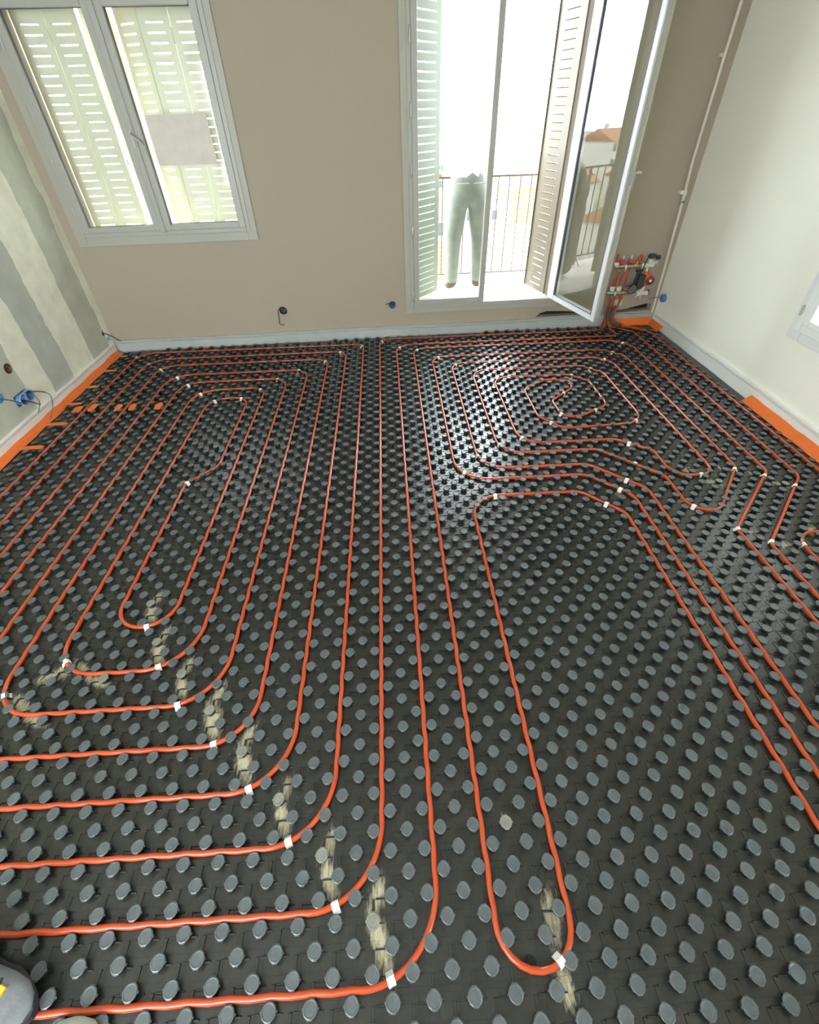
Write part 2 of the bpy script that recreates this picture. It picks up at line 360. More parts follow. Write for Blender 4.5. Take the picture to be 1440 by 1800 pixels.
# ------------------------------------------------------------------ window frames
def ring(mb, x0, x1, z0, z1, w, y0, y1, wb=None, wt=None):
    wb = wb or w; wt = wt or w
    mb.box(x0, x0 + w, y0, y1, z0, z1); mb.box(x1 - w, x1, y0, y1, z0, z1)
    mb.box(x0 + w, x1 - w, y0, y1, z0, z0 + wb); mb.box(x0 + w, x1 - w, y0, y1, z1 - wt, z1)
def hinge(mb, x, y, z, h=0.07): mb.lathe([(0.006, -h / 2), (0.008, -h / 2 + 0.004), (0.008, h / 2 - 0.004), (0.006, h / 2)], (x, y, z), 'z', 8)

w1 = empty('window_1', bw(0.8, 0.9, 0), kind='structure')
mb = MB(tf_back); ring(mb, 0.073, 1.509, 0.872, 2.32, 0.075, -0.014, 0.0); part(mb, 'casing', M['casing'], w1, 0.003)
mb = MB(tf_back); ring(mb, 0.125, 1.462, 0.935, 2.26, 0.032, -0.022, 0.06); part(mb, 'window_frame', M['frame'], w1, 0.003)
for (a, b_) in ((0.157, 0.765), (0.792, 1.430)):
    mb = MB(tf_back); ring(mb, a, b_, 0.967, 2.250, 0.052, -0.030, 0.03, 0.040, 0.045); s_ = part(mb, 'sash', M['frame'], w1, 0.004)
    mb = MB(tf_back); mb.box(a + 0.050, b_ - 0.050, 0.004, 0.008, 1.005, 2.207); part(mb, 'pane', M['glass'], s_)
    mb = MB(tf_back); ring(mb, a + 0.050, b_ - 0.050, 1.005, 2.207, 0.004, -0.012, 0.014); part(mb, 'gasket', M['gasket'], s_)
mb = MB(tf_back); mb.box(0.757, 0.798, -0.042, -0.028, 0.955, 2.26); part(mb, 'mullion_cover', M['frame'], w1, 0.004)
mb = MB(tf_back); mb.box(0.766, 0.786, -0.052, -0.042, 1.50, 1.60); mb.box(0.770, 0.782, -0.075, -0.052, 1.565, 1.585)
mb.tube([(0.776, -0.072, 1.575), (0.81, -0.075, 1.55), (0.855, -0.075, 1.50)], 0.007, 8); part(mb, 'handle', M['handle'], w1)
for z in (1.12, 1.42, 1.72, 2.05):
    mb = MB(tf_back); hinge(mb, 0.152, -0.030, z); part(mb, 'hinge', M['handle'], w1)
mb = MB(tf_back); mb.box(0.10, 1.49, 0.30, 0.36, 0.90, 0.945); mb.box(0.10, 1.49, 0.06, 0.30, 0.925, 0.948); part(mb, 'outer_sill', M['reveal'], w1)

w2 = empty('window_2', (XR, 1.8, 0.5), kind='structure')
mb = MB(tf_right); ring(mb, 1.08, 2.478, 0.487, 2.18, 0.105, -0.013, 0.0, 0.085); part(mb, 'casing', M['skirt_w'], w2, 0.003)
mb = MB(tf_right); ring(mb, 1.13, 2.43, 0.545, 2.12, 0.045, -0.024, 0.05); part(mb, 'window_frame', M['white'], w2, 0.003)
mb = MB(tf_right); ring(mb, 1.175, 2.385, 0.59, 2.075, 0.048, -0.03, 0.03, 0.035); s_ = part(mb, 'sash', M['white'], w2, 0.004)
mb = MB(tf_right); mb.box(1.22, 2.34, 0.004, 0.008, 0.622, 2.03); part(mb, 'pane', M['glass'], s_)
mb = MB(tf_right); mb.box(1.757, 1.803, -0.03, 0.02, 0.6, 2.06); part(mb, 'mullion_cover', M['white'], w2, 0.003)
mb = MB(tf_right); hinge(mb, 2.436, -0.026, 0.66, 0.06); part(mb, 'hinge', M['handle'], w2)

# door: closed left leaf, open right leaf swung into the room
d1 = empty('door_1', bw(3.4, 0.25, 0), kind='structure')
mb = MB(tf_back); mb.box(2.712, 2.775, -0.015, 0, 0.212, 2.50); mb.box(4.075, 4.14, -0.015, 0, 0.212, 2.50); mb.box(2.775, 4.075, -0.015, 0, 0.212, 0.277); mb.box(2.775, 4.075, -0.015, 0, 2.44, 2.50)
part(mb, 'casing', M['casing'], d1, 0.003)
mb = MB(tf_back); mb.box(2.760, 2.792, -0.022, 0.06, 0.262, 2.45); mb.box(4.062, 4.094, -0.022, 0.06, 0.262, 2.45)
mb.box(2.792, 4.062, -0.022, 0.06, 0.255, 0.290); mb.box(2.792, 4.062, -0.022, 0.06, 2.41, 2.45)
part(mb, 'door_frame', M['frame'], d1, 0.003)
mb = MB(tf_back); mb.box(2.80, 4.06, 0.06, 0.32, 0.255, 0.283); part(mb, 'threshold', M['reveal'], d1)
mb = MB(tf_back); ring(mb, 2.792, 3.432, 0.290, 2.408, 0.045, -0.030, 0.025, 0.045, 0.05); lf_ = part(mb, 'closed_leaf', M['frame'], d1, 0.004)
mb = MB(tf_back); mb.box(2.836, 3.388, 0.0, 0.005, 0.333, 2.36); part(mb, 'pane', M['glass'], lf_)
mb = MB(tf_back); mb.box(3.405, 3.432, 0.025, 0.045, 0.29, 2.408); part(mb, 'meeting_bar', M['frame'], lf_)
for z in (0.36, 0.88, 1.30, 1.66, 2.05):
    mb = MB(tf_back); hinge(mb, 2.785, -0.032, z, 0.09); part(mb, 'hinge', M['steel'], d1)
# open leaf frame: hinge point and free point
H = bw(4.062, 0, -0.028); Fp = Vector((1.747, 3.417, 0)); LD = (Fp - H); LD.z = 0; LW = 0.672; LD.normalize(); LN = Vector((-LD.y, LD.x, 0))  # normal
def tf_leaf(x, y, z): return Vector((H.x + LD.x * x + LN.x * y, H.y + LD.y * x + LN.y * y, z))
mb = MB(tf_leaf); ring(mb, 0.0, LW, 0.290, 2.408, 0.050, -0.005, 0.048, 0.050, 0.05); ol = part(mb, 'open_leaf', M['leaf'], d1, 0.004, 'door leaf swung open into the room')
mb = MB(tf_leaf); mb.box(0.048, LW - 0.048, 0.004, 0.009, 0.338, 2.36); part(mb, 'pane', M['glass2'], ol)
mb = MB(tf_leaf); mb.box(0.048, LW - 0.048, -0.007, -0.003, 0.336, 0.343); mb.box(0.046, 0.058, -0.007, 0.016, 0.336, 2.362); mb.box(LW - 0.052, LW - 0.046, -0.007, 0.016, 0.336, 2.362); part(mb, 'gasket', M['gasket'], ol)
mb = MB(tf_leaf); mb.box(LW, LW + 0.020, 0.006, 0.040, 0.30, 2.40); part(mb, 'meeting_bar', M['frame'], ol, 0.003)
mb = MB(tf_leaf); mb.box(LW + 0.020, LW + 0.023, 0.015, 0.031, 0.32, 2.38); lp = part(mb, 'lock_plate', M['steel'], ol)
for z in (1.62, 1.30, 0.9):
    mb = MB(tf_leaf); mb.box(LW + 0.023, LW + 0.029, 0.017, 0.029, z - 0.07, z + 0.02); part(mb, 'latch', M['handle'], ol)
mb = MB(tf_leaf); mb.lathe([(0.016, 0), (0.018, 0.004), (0.012, 0.010), (0.009, 0.03)], (LW - 0.025, 0.048, 1.30), 'y', 12)
mb.tube([(LW - 0.025, 0.078, 1.30), (LW - 0.03, 0.084, 1.27), (LW - 0.03, 0.084, 1.19)], 0.008, 8); part(mb, 'door_handle', M['handle'], ol)

# ------------------------------------------------------------------ shutters
def slot_panel(w, z0, z1, n, margin=0.045, sl=0.010, tf=idt, th=0.0015, zs=None, ze=None):
    mb = MB(tf); zs = zs or z0 + 0.06; ze = ze or z1 - 0.06
    mb.box(0, margin, 0, th, z0, z1); mb.box(w - margin, w, 0, th, z0, z1)
    mb.box(margin, w - margin, 0, th, z0, zs); mb.box(margin, w - margin, 0, th, ze, z1)
    p = (ze - zs) / n
    for k in range(n):
        a = zs + k * p
        mb.box(margin, w - margin, 0, th, a + sl, a + p)
        # pressed louvre lip under each slot
        mb._add([(margin, 0, a), (w - margin, 0, a), (w - margin, 0.010, a + sl * 0.75), (margin, 0.010, a + sl * 0.75)], [(0, 1, 2, 3)])
    # folded edges
    mb.box(0, 0.002, 0, 0.014, z0, z1); mb.box(w - 0.002, w, 0, 0.014, z0, z1)
    return mb
def path_tf(p, q):
    d = (q - p).normalized(); nn = Vector((-d.y, d.x))
    return lambda x, y, z: Vector((p.x + d.x * x + nn.x * y, p.y + d.y * x + nn.y * y, z))
def shutter(label, ud_pts, z0, z1, n, m, zs, ze, marg=0.045):
    segs = ud_pts if isinstance(ud_pts[0][0], tuple) else list(zip(ud_pts, ud_pts[1:]))
    pts = [Vector(bw(u, 0, d)[:2]) for u, d in [segs[0][0]] + [q[1] for q in segs]]
    t = empty('shutter', (pts[0].x, pts[0].y, z0), label, 'shutter', None)
    for a_, b_ in segs:
        pa, pb = Vector(bw(a_[0], 0, a_[1])[:2]), Vector(bw(b_[0], 0, b_[1])[:2]); w = (pb - pa).length
        part(slot_panel(w, z0, z1, n, min(marg, w * 0.27), 0.009, path_tf(pa, pb), zs=zs, ze=ze), 'shutter_panel', m, t)
    for k in range(1, len(pts) - 1):
        for z in (z0 + 0.15, (z0 + z1) / 2, z1 - 0.15):
            mb = MB(); mb.lathe([(0.005, -0.04), (0.006, -0.035), (0.006, 0.035), (0.005, 0.04)], (pts[k].x, pts[k].y, z), 'z', 6); part(mb, 'hinge', m, t)
    return t
shutter('cream metal slotted shutter behind the left pane of the far-left window', [((0.16, 0.19), (0.362, 0.205)), ((0.364, 0.205), (0.575, 0.19)), ((0.587, 0.235), (0.765, 0.33))], 0.955, 2.24, 24, M['shutter'], 0.985, 2.20)
shutter('cream metal slotted shutter behind the right pane of the far-left window', [((0.785, 0.30), (0.968, 0.195)), ((0.970, 0.195), (1.175, 0.205)), ((1.177, 0.205), (1.41, 0.19))], 0.955, 2.24, 24, M['shutter'], 0.985, 2.20)
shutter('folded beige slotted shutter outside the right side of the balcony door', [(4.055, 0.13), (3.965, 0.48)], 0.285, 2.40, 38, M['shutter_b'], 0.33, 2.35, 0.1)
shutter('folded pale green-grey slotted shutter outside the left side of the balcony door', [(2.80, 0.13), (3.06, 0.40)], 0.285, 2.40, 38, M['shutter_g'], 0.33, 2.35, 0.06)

t = empty('shutter', (XR + 0.2, 1.8, 0.6), 'cream metal slotted shutter outside the window in the right wall', 'shutter')
for a_, b_ in (((2.33, 0.20), (2.05, 0.23)), ((2.045, 0.23), (1.77, 0.20)), ((1.765, 0.20), (1.49, 0.23)), ((1.485, 0.23), (1.22, 0.20))):
    pa, pb = Vector((XR + a_[1], a_[0])), Vector((XR + b_[1], b_[0]))
    part(slot_panel((pb - pa).length, 0.61, 2.04, 26, 0.045, 0.011, path_tf(pa, pb), zs=0.66, ze=2.0), 'shutter_panel', M['shutter'], t)

# paper stuck on the window
mb = MB(tf_back); mb.box(0.90, 1.327, -0.0325, -0.0315, 1.387, 1.677)
thing(mb, 'paper_sheet', M['paper'], 'grey-beige sheet of paper stuck on the right pane of the far-left window', 'paper')

# ------------------------------------------------------------------ studded mat
CUT = lambda X: 3.93 + (X + 2.48) * (0.17 / 5.14)      # back wall line
SX0, SX1 = -2.405, 2.640
PJ = [-38, -22, -6, 10, 26, 42, 58, 74, 83]; PI_ = [-49, -21, 7, 35, 53]
mat_t = empty('insulation_mat', (0, 1.0, 0), 'black studded plastic insulation mat covering the whole floor between the walls', 'insulation mat')

STAINS = []     # (x, y, dx, dy, length, width) filled after the clip list
CLIPS_RAW = {"tl": [[-43.8, 74.3], [-40.3, 71.1], [-38.2, 68.9], [-34.4, 65.4], [-32.2, 63.4], [-28.3, 59.2], [-26.1, 57.0]],
 "tm": [[-3.9, 75.3], [-7.8, 73.0], [-9.9, 69.7], [-14.4, 66.0], [-16.7, 64.2], [-18.7, 60.2], [-20.8, 58.1]], "ml": [[-23.5, 36.7]],
 "bl": [[-20.3, 16.9], [-18.3, 13.0], [-15.4, 9.9], [-12.2, 6.9], [-9.3, 3.9], [-6.3, 0.9], [-3.2, -2.1], [-0.2, -5.1]],
 "bl2": [[-25.3, 13.8], [-28.7, 11.1]], "u": [[8.4, -5.1]], "rl": [[1.5, 76.2], [4.1, 73.2], [7.1, 71.8], [10.2, 68.1], [12.9, 65.3]],
 "rr": [[43.1, 71.8], [40.2, 68.2], [37.3, 65.1], [34.1, 61.9], [30.1, 59.6]],
 "rc": [[26.8, 54.5], [24.9, 48.3], [29.8, 49.4], [22.8, 46.2], [34.3, 45.6], [18.0, 42.9], [14.8, 41.6], [11.7, 39.1], [9.9, 36.0]],
 "rm": [[31.4, 40.8], [30.3, 35.9], [28.3, 33.6], [26.2, 31.5], [24.2, 29.3]],
 "re": [[36.6, 33.8], [41.2, 33.9], [33.3, 28.5], [43.6, 32.9], [45.6, 30.6]], "rf": [[35.3, 24.6], [37.6, 22.6], [40.3, 22.0]], "p3": [[12.2, 31.0]]}
# inward directions (lattice) of the rubbed smear beside each group of clips
SDIR = {"tl": (1, -1, 0.8), "tm": (0.2, -1, 0.8), "ml": (-1, 0.2, 1.2), "bl": (-0.35, 1, 2.6), "bl2": (0.8, -0.6, 2.6), "u": (0.15, -0.9, 1.9), "rl": (1, -0.6, 0.9),
        "rr": (-1, -1, 0.8), "rc": (0.8, 0.6, 0.8), "rm": (0.1, -1, 1.4), "re": (-1.0, 0.8, 1.8), "rf": (1, -0.3, 2.4), "p3": (1, 0.2, 1.2)}
rs = random.Random(11)
for g_, cl in CLIPS_RAW.items():
    dx, dy, ln = SDIR[g_]; q = math.hypot(dx, dy); dx /= q; dy /= q
    for (ci, cj) in cl:
        l2 = ln * rs.uniform(0.8, 1.2)
        STAINS.append((ci * G, cj * G, dx, dy, l2 * G, rs.uniform(0.42, 0.68) * G, 0.72 if g_ in ('re', 'rf', 'rm') else 1.0))
        if ln > 2: STAINS.append(((ci + dx * l2 * 0.8) * G, (cj + dy * l2 * 0.8) * G, dx + 0.5, dy, l2 * 0.7 * G, 0.45 * G, 0.62 if g_ == 'rf' else 0.9))
STAINS += [(8.5 * G, -4.5 * G, 0.1, 1, 2.4 * G, 0.6 * G), (-27.6 * G, 12.2 * G, 1, 0.45, 3.0 * G, 0.8 * G), (38.5 * G, 31.5 * G, -1, 0.7, 2.5 * G, 0.7 * G), (37.4 * G, 34.6 * G, -1, 0.2, 2 * G, 0.5 * G),
           (42.5 * G, 23.0 * G, 0.6, 1, 2 * G, 0.8 * G), (7.0 * G, 0.9 * G, 0.1, 1, 0.7 * G, 0.25 * G), (20.0 * G, 42.5 * G, 0.3, 1, 1 * G, 0.4 * G)]
def stain_field(X, Y):
    v = np.zeros_like(X)
    for st_ in STAINS:
        x, y, dx, dy, l, w = st_[:6]; amp = st_[6] if len(st_) > 6 else 0.8
        q = math.hypot(dx, dy); dx, dy = dx / q, dy / q
        cx_, cy_ = x + dx * l * 0.5, y + dy * l * 0.5
        a = (X - cx_) * dx + (Y - cy_) * dy; b = -(X - cx_) * dy + (Y - cy_) * dx
        v = np.maximum(v, amp * np.exp(-((a / (l * 0.62)) ** 2 + (b / w) ** 2)))
    return v

ST = 4     # vertices per module
for a in range(len(PI_) - 1):
    for b in range(len(PJ) - 1):
        x0, x1 = PI_[a] * G + 0.5 * G, PI_[a + 1] * G + 0.5 * G; y0, y1 = PJ[b] * G + 0.5 * G, PJ[b + 1] * G + 0.5 * G
        x0 = max(x0, SX0); x1 = min(x1, SX1)
        g = 0.00015
        nx = max(2, int(round((x1 - x0) / G * ST))); ny = max(2, int(round((y1 - y0) / G * ST)))
        xs = np.linspace(x0 + g, x1 - g, nx + 1); ys = np.linspace(y0 + g, y1 - g, ny + 1)
        X, Y = np.meshgrid(xs, ys); lim = 3.93 + (X + 2.48) * (0.17 / 5.14) - 0.022
        if y0 > lim.max(): continue
        Y = np.minimum(Y, lim); Z = np.zeros_like(X)
        Z += 0.0012 * np.sin(X * 5 + 1) * np.sin(Y * 4.3 + 2) - 0.0008
        n_top = X.size
        co = np.stack([X, Y, Z], -1).reshape(-1, 3)
        q = np.arange(n_top).reshape(ny + 1, nx + 1)
        quads = np.stack([q[:-1, :-1], q[:-1, 1:], q[1:, 1:], q[1:, :-1]], -1).reshape(-1, 4)
        # skirt down to the slab
        loop = list(q[0, :]) + list(q[1:, -1]) + list(q[-1, -2::-1]) + list(q[-2:0:-1, 0])
        lowc = co[loop].copy(); lowc[:, 2] = -0.0315
        base = n_top; L_ = len(loop)
        side = np.array([(loop[k], base + k, base + (k + 1) % L_, loop[(k + 1) % L_]) for k in range(L_)])
        co = np.concatenate([co, lowc]); fc = np.concatenate([quads, side])
        me = bpy.data.meshes.new('mat_panel'); me.vertices.add(len(co)); me.vertices.foreach_set('co', co.ravel())
        me.loops.add(fc.size); me.loops.foreach_set('vertex_index', fc.ravel().astype(np.int32))
        me.polygons.add(len(fc)); me.polygons.foreach_set('loop_start', np.arange(0, fc.size, 4, dtype=np.int32)); me.polygons.foreach_set('loop_total', np.full(len(fc), 4, dtype=np.int32))
        me.update(calc_edges=True); me.validate(); me.polygons.foreach_set('use_smooth', [False] * len(me.polygons))
        at = me.attributes.new('stain', 'FLOAT', 'POINT'); at.data.foreach_set('value', stain_field(co[:, 0], co[:, 1]).astype(np.float32))
        me.materials.append(M['mat'])
        o = bpy.data.objects.new('mat_panel', me); COL.objects.link(o); o.parent = mat_t; o.data.transform(Matrix.Translation((0, -1.0, 0)))

# one stud: waisted drum with a flared, slightly dished cap and four small lugs
def stud_mesh(m):
    mb = MB(); n = 14
    mb.v = []; prof = [(0.0158, 0.0), (0.0152, 0.011), (0.0187, 0.0170), (0.0185, 0.0198), (0.0160, 0.0212), (0.0135, 0.0204)]
    vs_ = [(r * math.cos(2 * PI * (k + .5) / n), r * math.sin(2 * PI * (k + .5) / n), h) for r, h in prof for k in range(n)]
    fs = [(i * n + k, i * n + (k + 1) % n, (i + 1) * n + (k + 1) % n, (i + 1) * n + k) for i in range(len(prof) - 1) for k in range(n)]
    fs.append(tuple((len(prof) - 1) * n + k for k in range(n)))
    mb._add(vs_, fs, False)
    for k in range(4):
        a = k * PI / 2; ca, sa = math.cos(a), math.sin(a); w = 0.0065 if k % 2 else 0.0024; r1 = 0.0194 if k % 2 else 0.0208
        P = [(0.016, -w, 0.0125), (r1, -w * .8, 0.0135), (r1, w * .8, 0.0135), (0.016, w, 0.0125), (0.016, -w, 0.0186), (r1, -w, 0.0178), (r1, w, 0.0178), (0.016, w, 0.0186)]
        mb._add([(x * ca - y * sa, x * sa + y * ca, z) for x, y, z in P], [(4, 5, 6, 7), (0, 1, 5, 4), (1, 2, 6, 5), (2, 3, 7, 6)])
    me_ = mb.mesh('stud', [m, M['stud_side']])
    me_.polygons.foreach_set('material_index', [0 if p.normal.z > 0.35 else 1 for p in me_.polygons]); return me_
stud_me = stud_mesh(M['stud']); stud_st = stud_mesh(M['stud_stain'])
Rm = cam.matrix_world.to_3x3(); CP = cam.matrix_world.translation; Rt = Rm.transposed()
def proj(p):
    v = Rt @ (Vector(p) - CP)
    if v.z > -0.05: return None
    f = 804.26; return (719.03 + f * v.x / -v.z, 874.88 - f * v.y / -v.z, -v.z)
studs = []
for j in range(-36, 84):
    for i in range(-49, 54):
        if (i + j) % 2: continue
        if (i, j) == (7, -5): continue          # missing stud: a hole
        x, y = i * G, j * G
        if x < SX0 + 0.05 or x > 2.585 or y > CUT(x) - 0.045 or y < YB + 0.05: continue
        if y > 3.93 and x > 2.38: continue
        studs.append((i, j, x, y))
fx = np.array([s[2] for s in studs]); fy = np.array([s[3] for s in studs])
sv = stain_field(fx, fy)
vis = []
for k, (i, j, x, y) in enumerate(studs):
    p = proj((x, y, 0.02))
    if p and -10 < p[0] < 1450 and -10 < p[1] < 1810: vis.append((p[2], k))
vis.sort(); near = set(k for _, k in vis[:300])
for k in sorted(near):
    i, j, x, y = studs[k]
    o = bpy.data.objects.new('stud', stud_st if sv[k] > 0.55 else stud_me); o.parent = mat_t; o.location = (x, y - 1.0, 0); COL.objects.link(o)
bv = np.array([v.co for v in stud_me.vertices]); bf = [tuple(p.vertices) for p in stud_me.polygons]
rest = [k for k in range(len(studs)) if k not in near]
vv = np.concatenate([bv + np.array([studs[k][2], studs[k][3] - 1.0, 0]) for k in rest]); nb = len(bv)
ff = [tuple(v + q * nb for v in f) for q in range(len(rest)) for f in bf]
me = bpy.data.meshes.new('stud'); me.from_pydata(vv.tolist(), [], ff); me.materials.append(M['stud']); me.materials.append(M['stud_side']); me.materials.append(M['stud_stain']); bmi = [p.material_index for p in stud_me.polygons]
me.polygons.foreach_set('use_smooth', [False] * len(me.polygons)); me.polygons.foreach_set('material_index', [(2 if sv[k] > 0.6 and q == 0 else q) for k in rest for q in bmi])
o = bpy.data.objects.new('stud', me); o.parent = mat_t; COL.objects.link(o); o['kind'] = 'stuff'
# hole left by the torn-out stud
mb = MB(); mb.lathe([(0.0165, 0.0002), (0.0175, 0.0016), (0.0150, 0.0022), (0.0140, 0.0008)], (7 * G, -5 * G, 0), 'z', 14); part(mb, 'torn_stud_hole', M['cavity'], mat_t)
# moulded ridges linking the studs
mb = MB(); R_ = []
for (i, j, x, y) in studs:
    for (x0, x1, y0, y1, h) in ((x - 0.90 * G, x - 0.30 * G, y - 0.0062, y - 0.0008, 0.0026), (x + 0.30 * G, x + 0.62 * G, y - 0.0055, y - 0.0015, 0.0022), (x - 0.0045, x + 0.0045, y + 0.32 * G, y + 0.95 * G, 0.0014)):
        b_ = 0.0012
        R_.append([(x0, y0, -0.001), (x1, y0, -0.001), (x1, y1, -0.001), (x0, y1, -0.001), (x0 + b_, y0 + b_, h), (x1 - b_, y0 + b_, h), (x1 - b_, y1 - b_, h), (x0 + b_, y1 - b_, h)])
V_ = np.array(R_).reshape(-1, 3); V_[:, 1] -= 1.0
F_ = [tuple(8 * q + a for a in f) for q in range(len(R_)) for f in ((4, 5, 6, 7), (0, 1, 5, 4), (1, 2, 6, 5), (2, 3, 7, 6), (3, 0, 4, 7))]
me = bpy.data.meshes.new('moulded_rib'); me.from_pydata(V_.tolist(), [], F_); me.polygons.foreach_set('use_smooth', [False] * len(me.polygons)); me.materials.append(M['mat'])
o = bpy.data.objects.new('moulded_rib', me); o.parent = mat_t; COL.objects.link(o); o['kind'] = 'stuff'

# ------------------------------------------------------------------ heating pipes
def fillet(path):
    out = []
    P = [Vector((p[0], p[1])) for p in path]; R = [p[2] if len(p) > 2 else 0 for p in path]
    for k, p in enumerate(P):
        if k in (0, len(P) - 1) or R[k] == 0: out.append(p); continue
        a, b = P[k - 1] - p, P[k + 1] - p; la, lb = a.length, b.length; a.normalize(); b.normalize()
        ang = a.angle(b)
        if PI - ang < 0.05: out.append(p); continue
        t = min(R[k] / math.tan(ang / 2), la * 0.49, lb * 0.49); r = t * math.tan(ang / 2)
        c = p + (a + b).normalized() * (r / math.sin(ang / 2)); s = p + a * t; e = p + b * t
        va, vb = s - c, e - c; th = va.angle(vb); n = max(4, int(th * r / 0.45)); sg = 1 if va.x * vb.y - va.y * vb.x > 0 else -1
        for q in range(n + 1):
            w = sg * th * q / n; out.append(c + Vector((va.x * math.cos(w) - va.y * math.sin(w), va.x * math.sin(w) + va.y * math.cos(w))))
    return out
def densify(pts):
    out = []
    for a, b in zip(pts, pts[1:]):
        L_ = (b - a).length; d = (b - a) / max(L_, 1e-6); n = max(1, int(L_ / 0.5)) if L_ > 1.5 else 1
        for q in range(n):
            p = a + (b - a) * (q / n)
            if L_ > 2.5 and 0 < q:
                if abs(d.x) < 0.02:
                    c = math.floor(p.x); p = p + Vector((0.022 * math.cos(PI * (p.y - c)), 0))
                elif abs(d.y) < 0.02:
                    c = math.floor(p.y); p = p + Vector((0, 0.022 * math.cos(PI * (p.x - c))))
            out.append(p)
    out.append(pts[-1]); return out
PZ = 0.0124
def pipe(path, head, tail, label):
    pts = [Vector((p.x * G, p.y * G, PZ)) for p in densify(fillet(path))]
    pts = [Vector(h) for h in head] + pts + [Vector(h) for h in tail]
    mb = MB(); mb.tube(pts, 0.0082, 12)
    o = mb.build('heating_pipe', M['pipe']); tag(o, label, 'pipe', None); return centred(o), pts
loop1 = [(43.6, 78.6), (44.2, 75.5, 1.3), (2.5, 75.5, 3.2), (2.5, -5.5, 4), (-44.5, -5.5, 3), (-44.5, 76.5, 3), (-3.5, 76.5, 2), (-3.5, .5, 4), (-38.5, .5, 3), (-38.5, 70.5, 3),
 (-9.5, 70.5, 2.5), (-9.5, 6.5, 3.5), (-32.5, 6.5, 3), (-32.5, 63.5, 3.5), (-15.5, 63.5, 3), (-15.5, 12.5, 4), (-26.5, 12.5, 3.3), (-26.5, 57.5, 3.5), (-20.5, 57.5, 2.5), (-20.5, 39.8, 1.5),
 (-23.5, 36.3, 1.2), (-23.5, 16.6, 2.45), (-18.5, 16.6, 2.45), (-18.5, 60.5, 2.5), (-29.5, 60.5, 4), (-29.5, 9.5, 3.3), (-12.5, 9.5, 4), (-12.5, 66.5, 3), (-35.5, 66.5, 4), (-35.5, 3.5, 3),
 (-6.5, 3.5, 4), (-6.5, 73.5, 2.5), (-41.5, 73.5, 4), (-41.5, -2.5, 3), (-.5, -2.5, 4), (-.5, 78.5, 2.6), (40.5, 78.5)]
loop2 = [(44.8, 79.6), (47.5, 76.8, 1.5), (47.5, 32.2, 2), (37.5, 22.2, 1.5), (37.5, -11, 3), (27.5, -11, 3), (27.5, 30.3, 2.5), (23.5, 34.5, 2), (8.5, 34.5, 4), (8.5, 69.5, 2.5), (38.5, 69.5, 2), (41.5, 66.3, 1.5),
 (41.5, 34.6, 2), (35.3, 27.0, 2.2), (32.5, 28.0, 2), (32.5, 33.6, 1.8), (26.6, 39.5, 1.5), (14.5, 39.5, 3.2), (14.5, 63.5, 3), (32.6, 63.5, 2), (35.5, 60.4, 1.5), (35.5, 45.2, 3), (24, 44.6, 2.5), (21.5, 48, 2), (21.5, 56.2, 2.2),
 (25.6, 59, 1.5), (29.4, 58.4, 1.1), (28.8, 55.8, .9), (24.7, 52.2, 1.3), (24.9, 47.5, 1.5), (27.5, 47.6, 1), (32.2, 50.3, 1.8), (32.2, 57.8, 2), (29.5, 60.5, 2), (17.5, 60.5, 2.5), (17.5, 41.5, 3), (29.8, 41.5, 2),
 (33.5, 38.6, 1.4), (33.5, 35.2, 1), (34.6, 33.4, 1.2), (38.5, 33.4, 1.8), (38.5, 64.3, 2), (36.2, 66.5, 1.5), (11.5, 66.5, 2.5), (11.5, 36.5, 3.6), (24.4, 36.5, 2), (29.5, 31.4, 2), (29.5, -9, 2.5), (35.5, -9, 2.5),
 (35.5, 24.4, 1.2), (44.5, 33.4, 1.6), (44.5, 70.8, 2.5), (41.6, 73.5, 2), (5.5, 73.5, 2.6), (5.5, -5.3, 2.0), (9.5, -5.3, 2.0), (9.5, 31.5, 3.2), (21.8, 31.5, 1.6), (25.5, 27.6, 1.6), (25.5, -14, 3), (40.5, -14, 3),
 (40.5, 23.5, 2.2), (46.5, 23.5, 3), (46.5, -14, 1.9), (50.5, -14, 1.9), (50.5, 76.6, 2.0), (48.2, 79.3, 1.2), (46.0, 79.9)]
# risers come down from the manifold
def riser(i, j, u, z, seq): return None
MU = {'a': 4.655, 'b': 4.705, 'c': 4.63, 'd': 4.69}
def top(u, z, d): return bw(u, z, d)
p1, pts1 = pipe(loop1, [top(4.66, 0.285, -0.075), top(4.645, 0.20, -0.075), top(4.635, 0.10, -0.085), (2.185, 3.955, 0.02)],
                [(2.10, 3.935, 0.012), (2.135, 3.962, 0.04), top(4.615, 0.12, -0.07), top(4.635, 0.21, -0.065), top(4.65, 0.56, -0.06)],
                'orange heating pipe coiled in long bends over the left half of the floor')
p2, pts2 = pipe(loop2, [top(4.735, 0.285, -0.075), top(4.715, 0.2, -0.075), top(4.69, 0.10, -0.085), (2.225, 3.985, 0.02)],
                [(2.27, 3.995, 0.02), top(4.70, 0.10, -0.065), top(4.725, 0.21, -0.06), top(4.74, 0.56, -0.06)],
                'orange heating pipe forming the spiral and wavy runs over the right half of the floor')

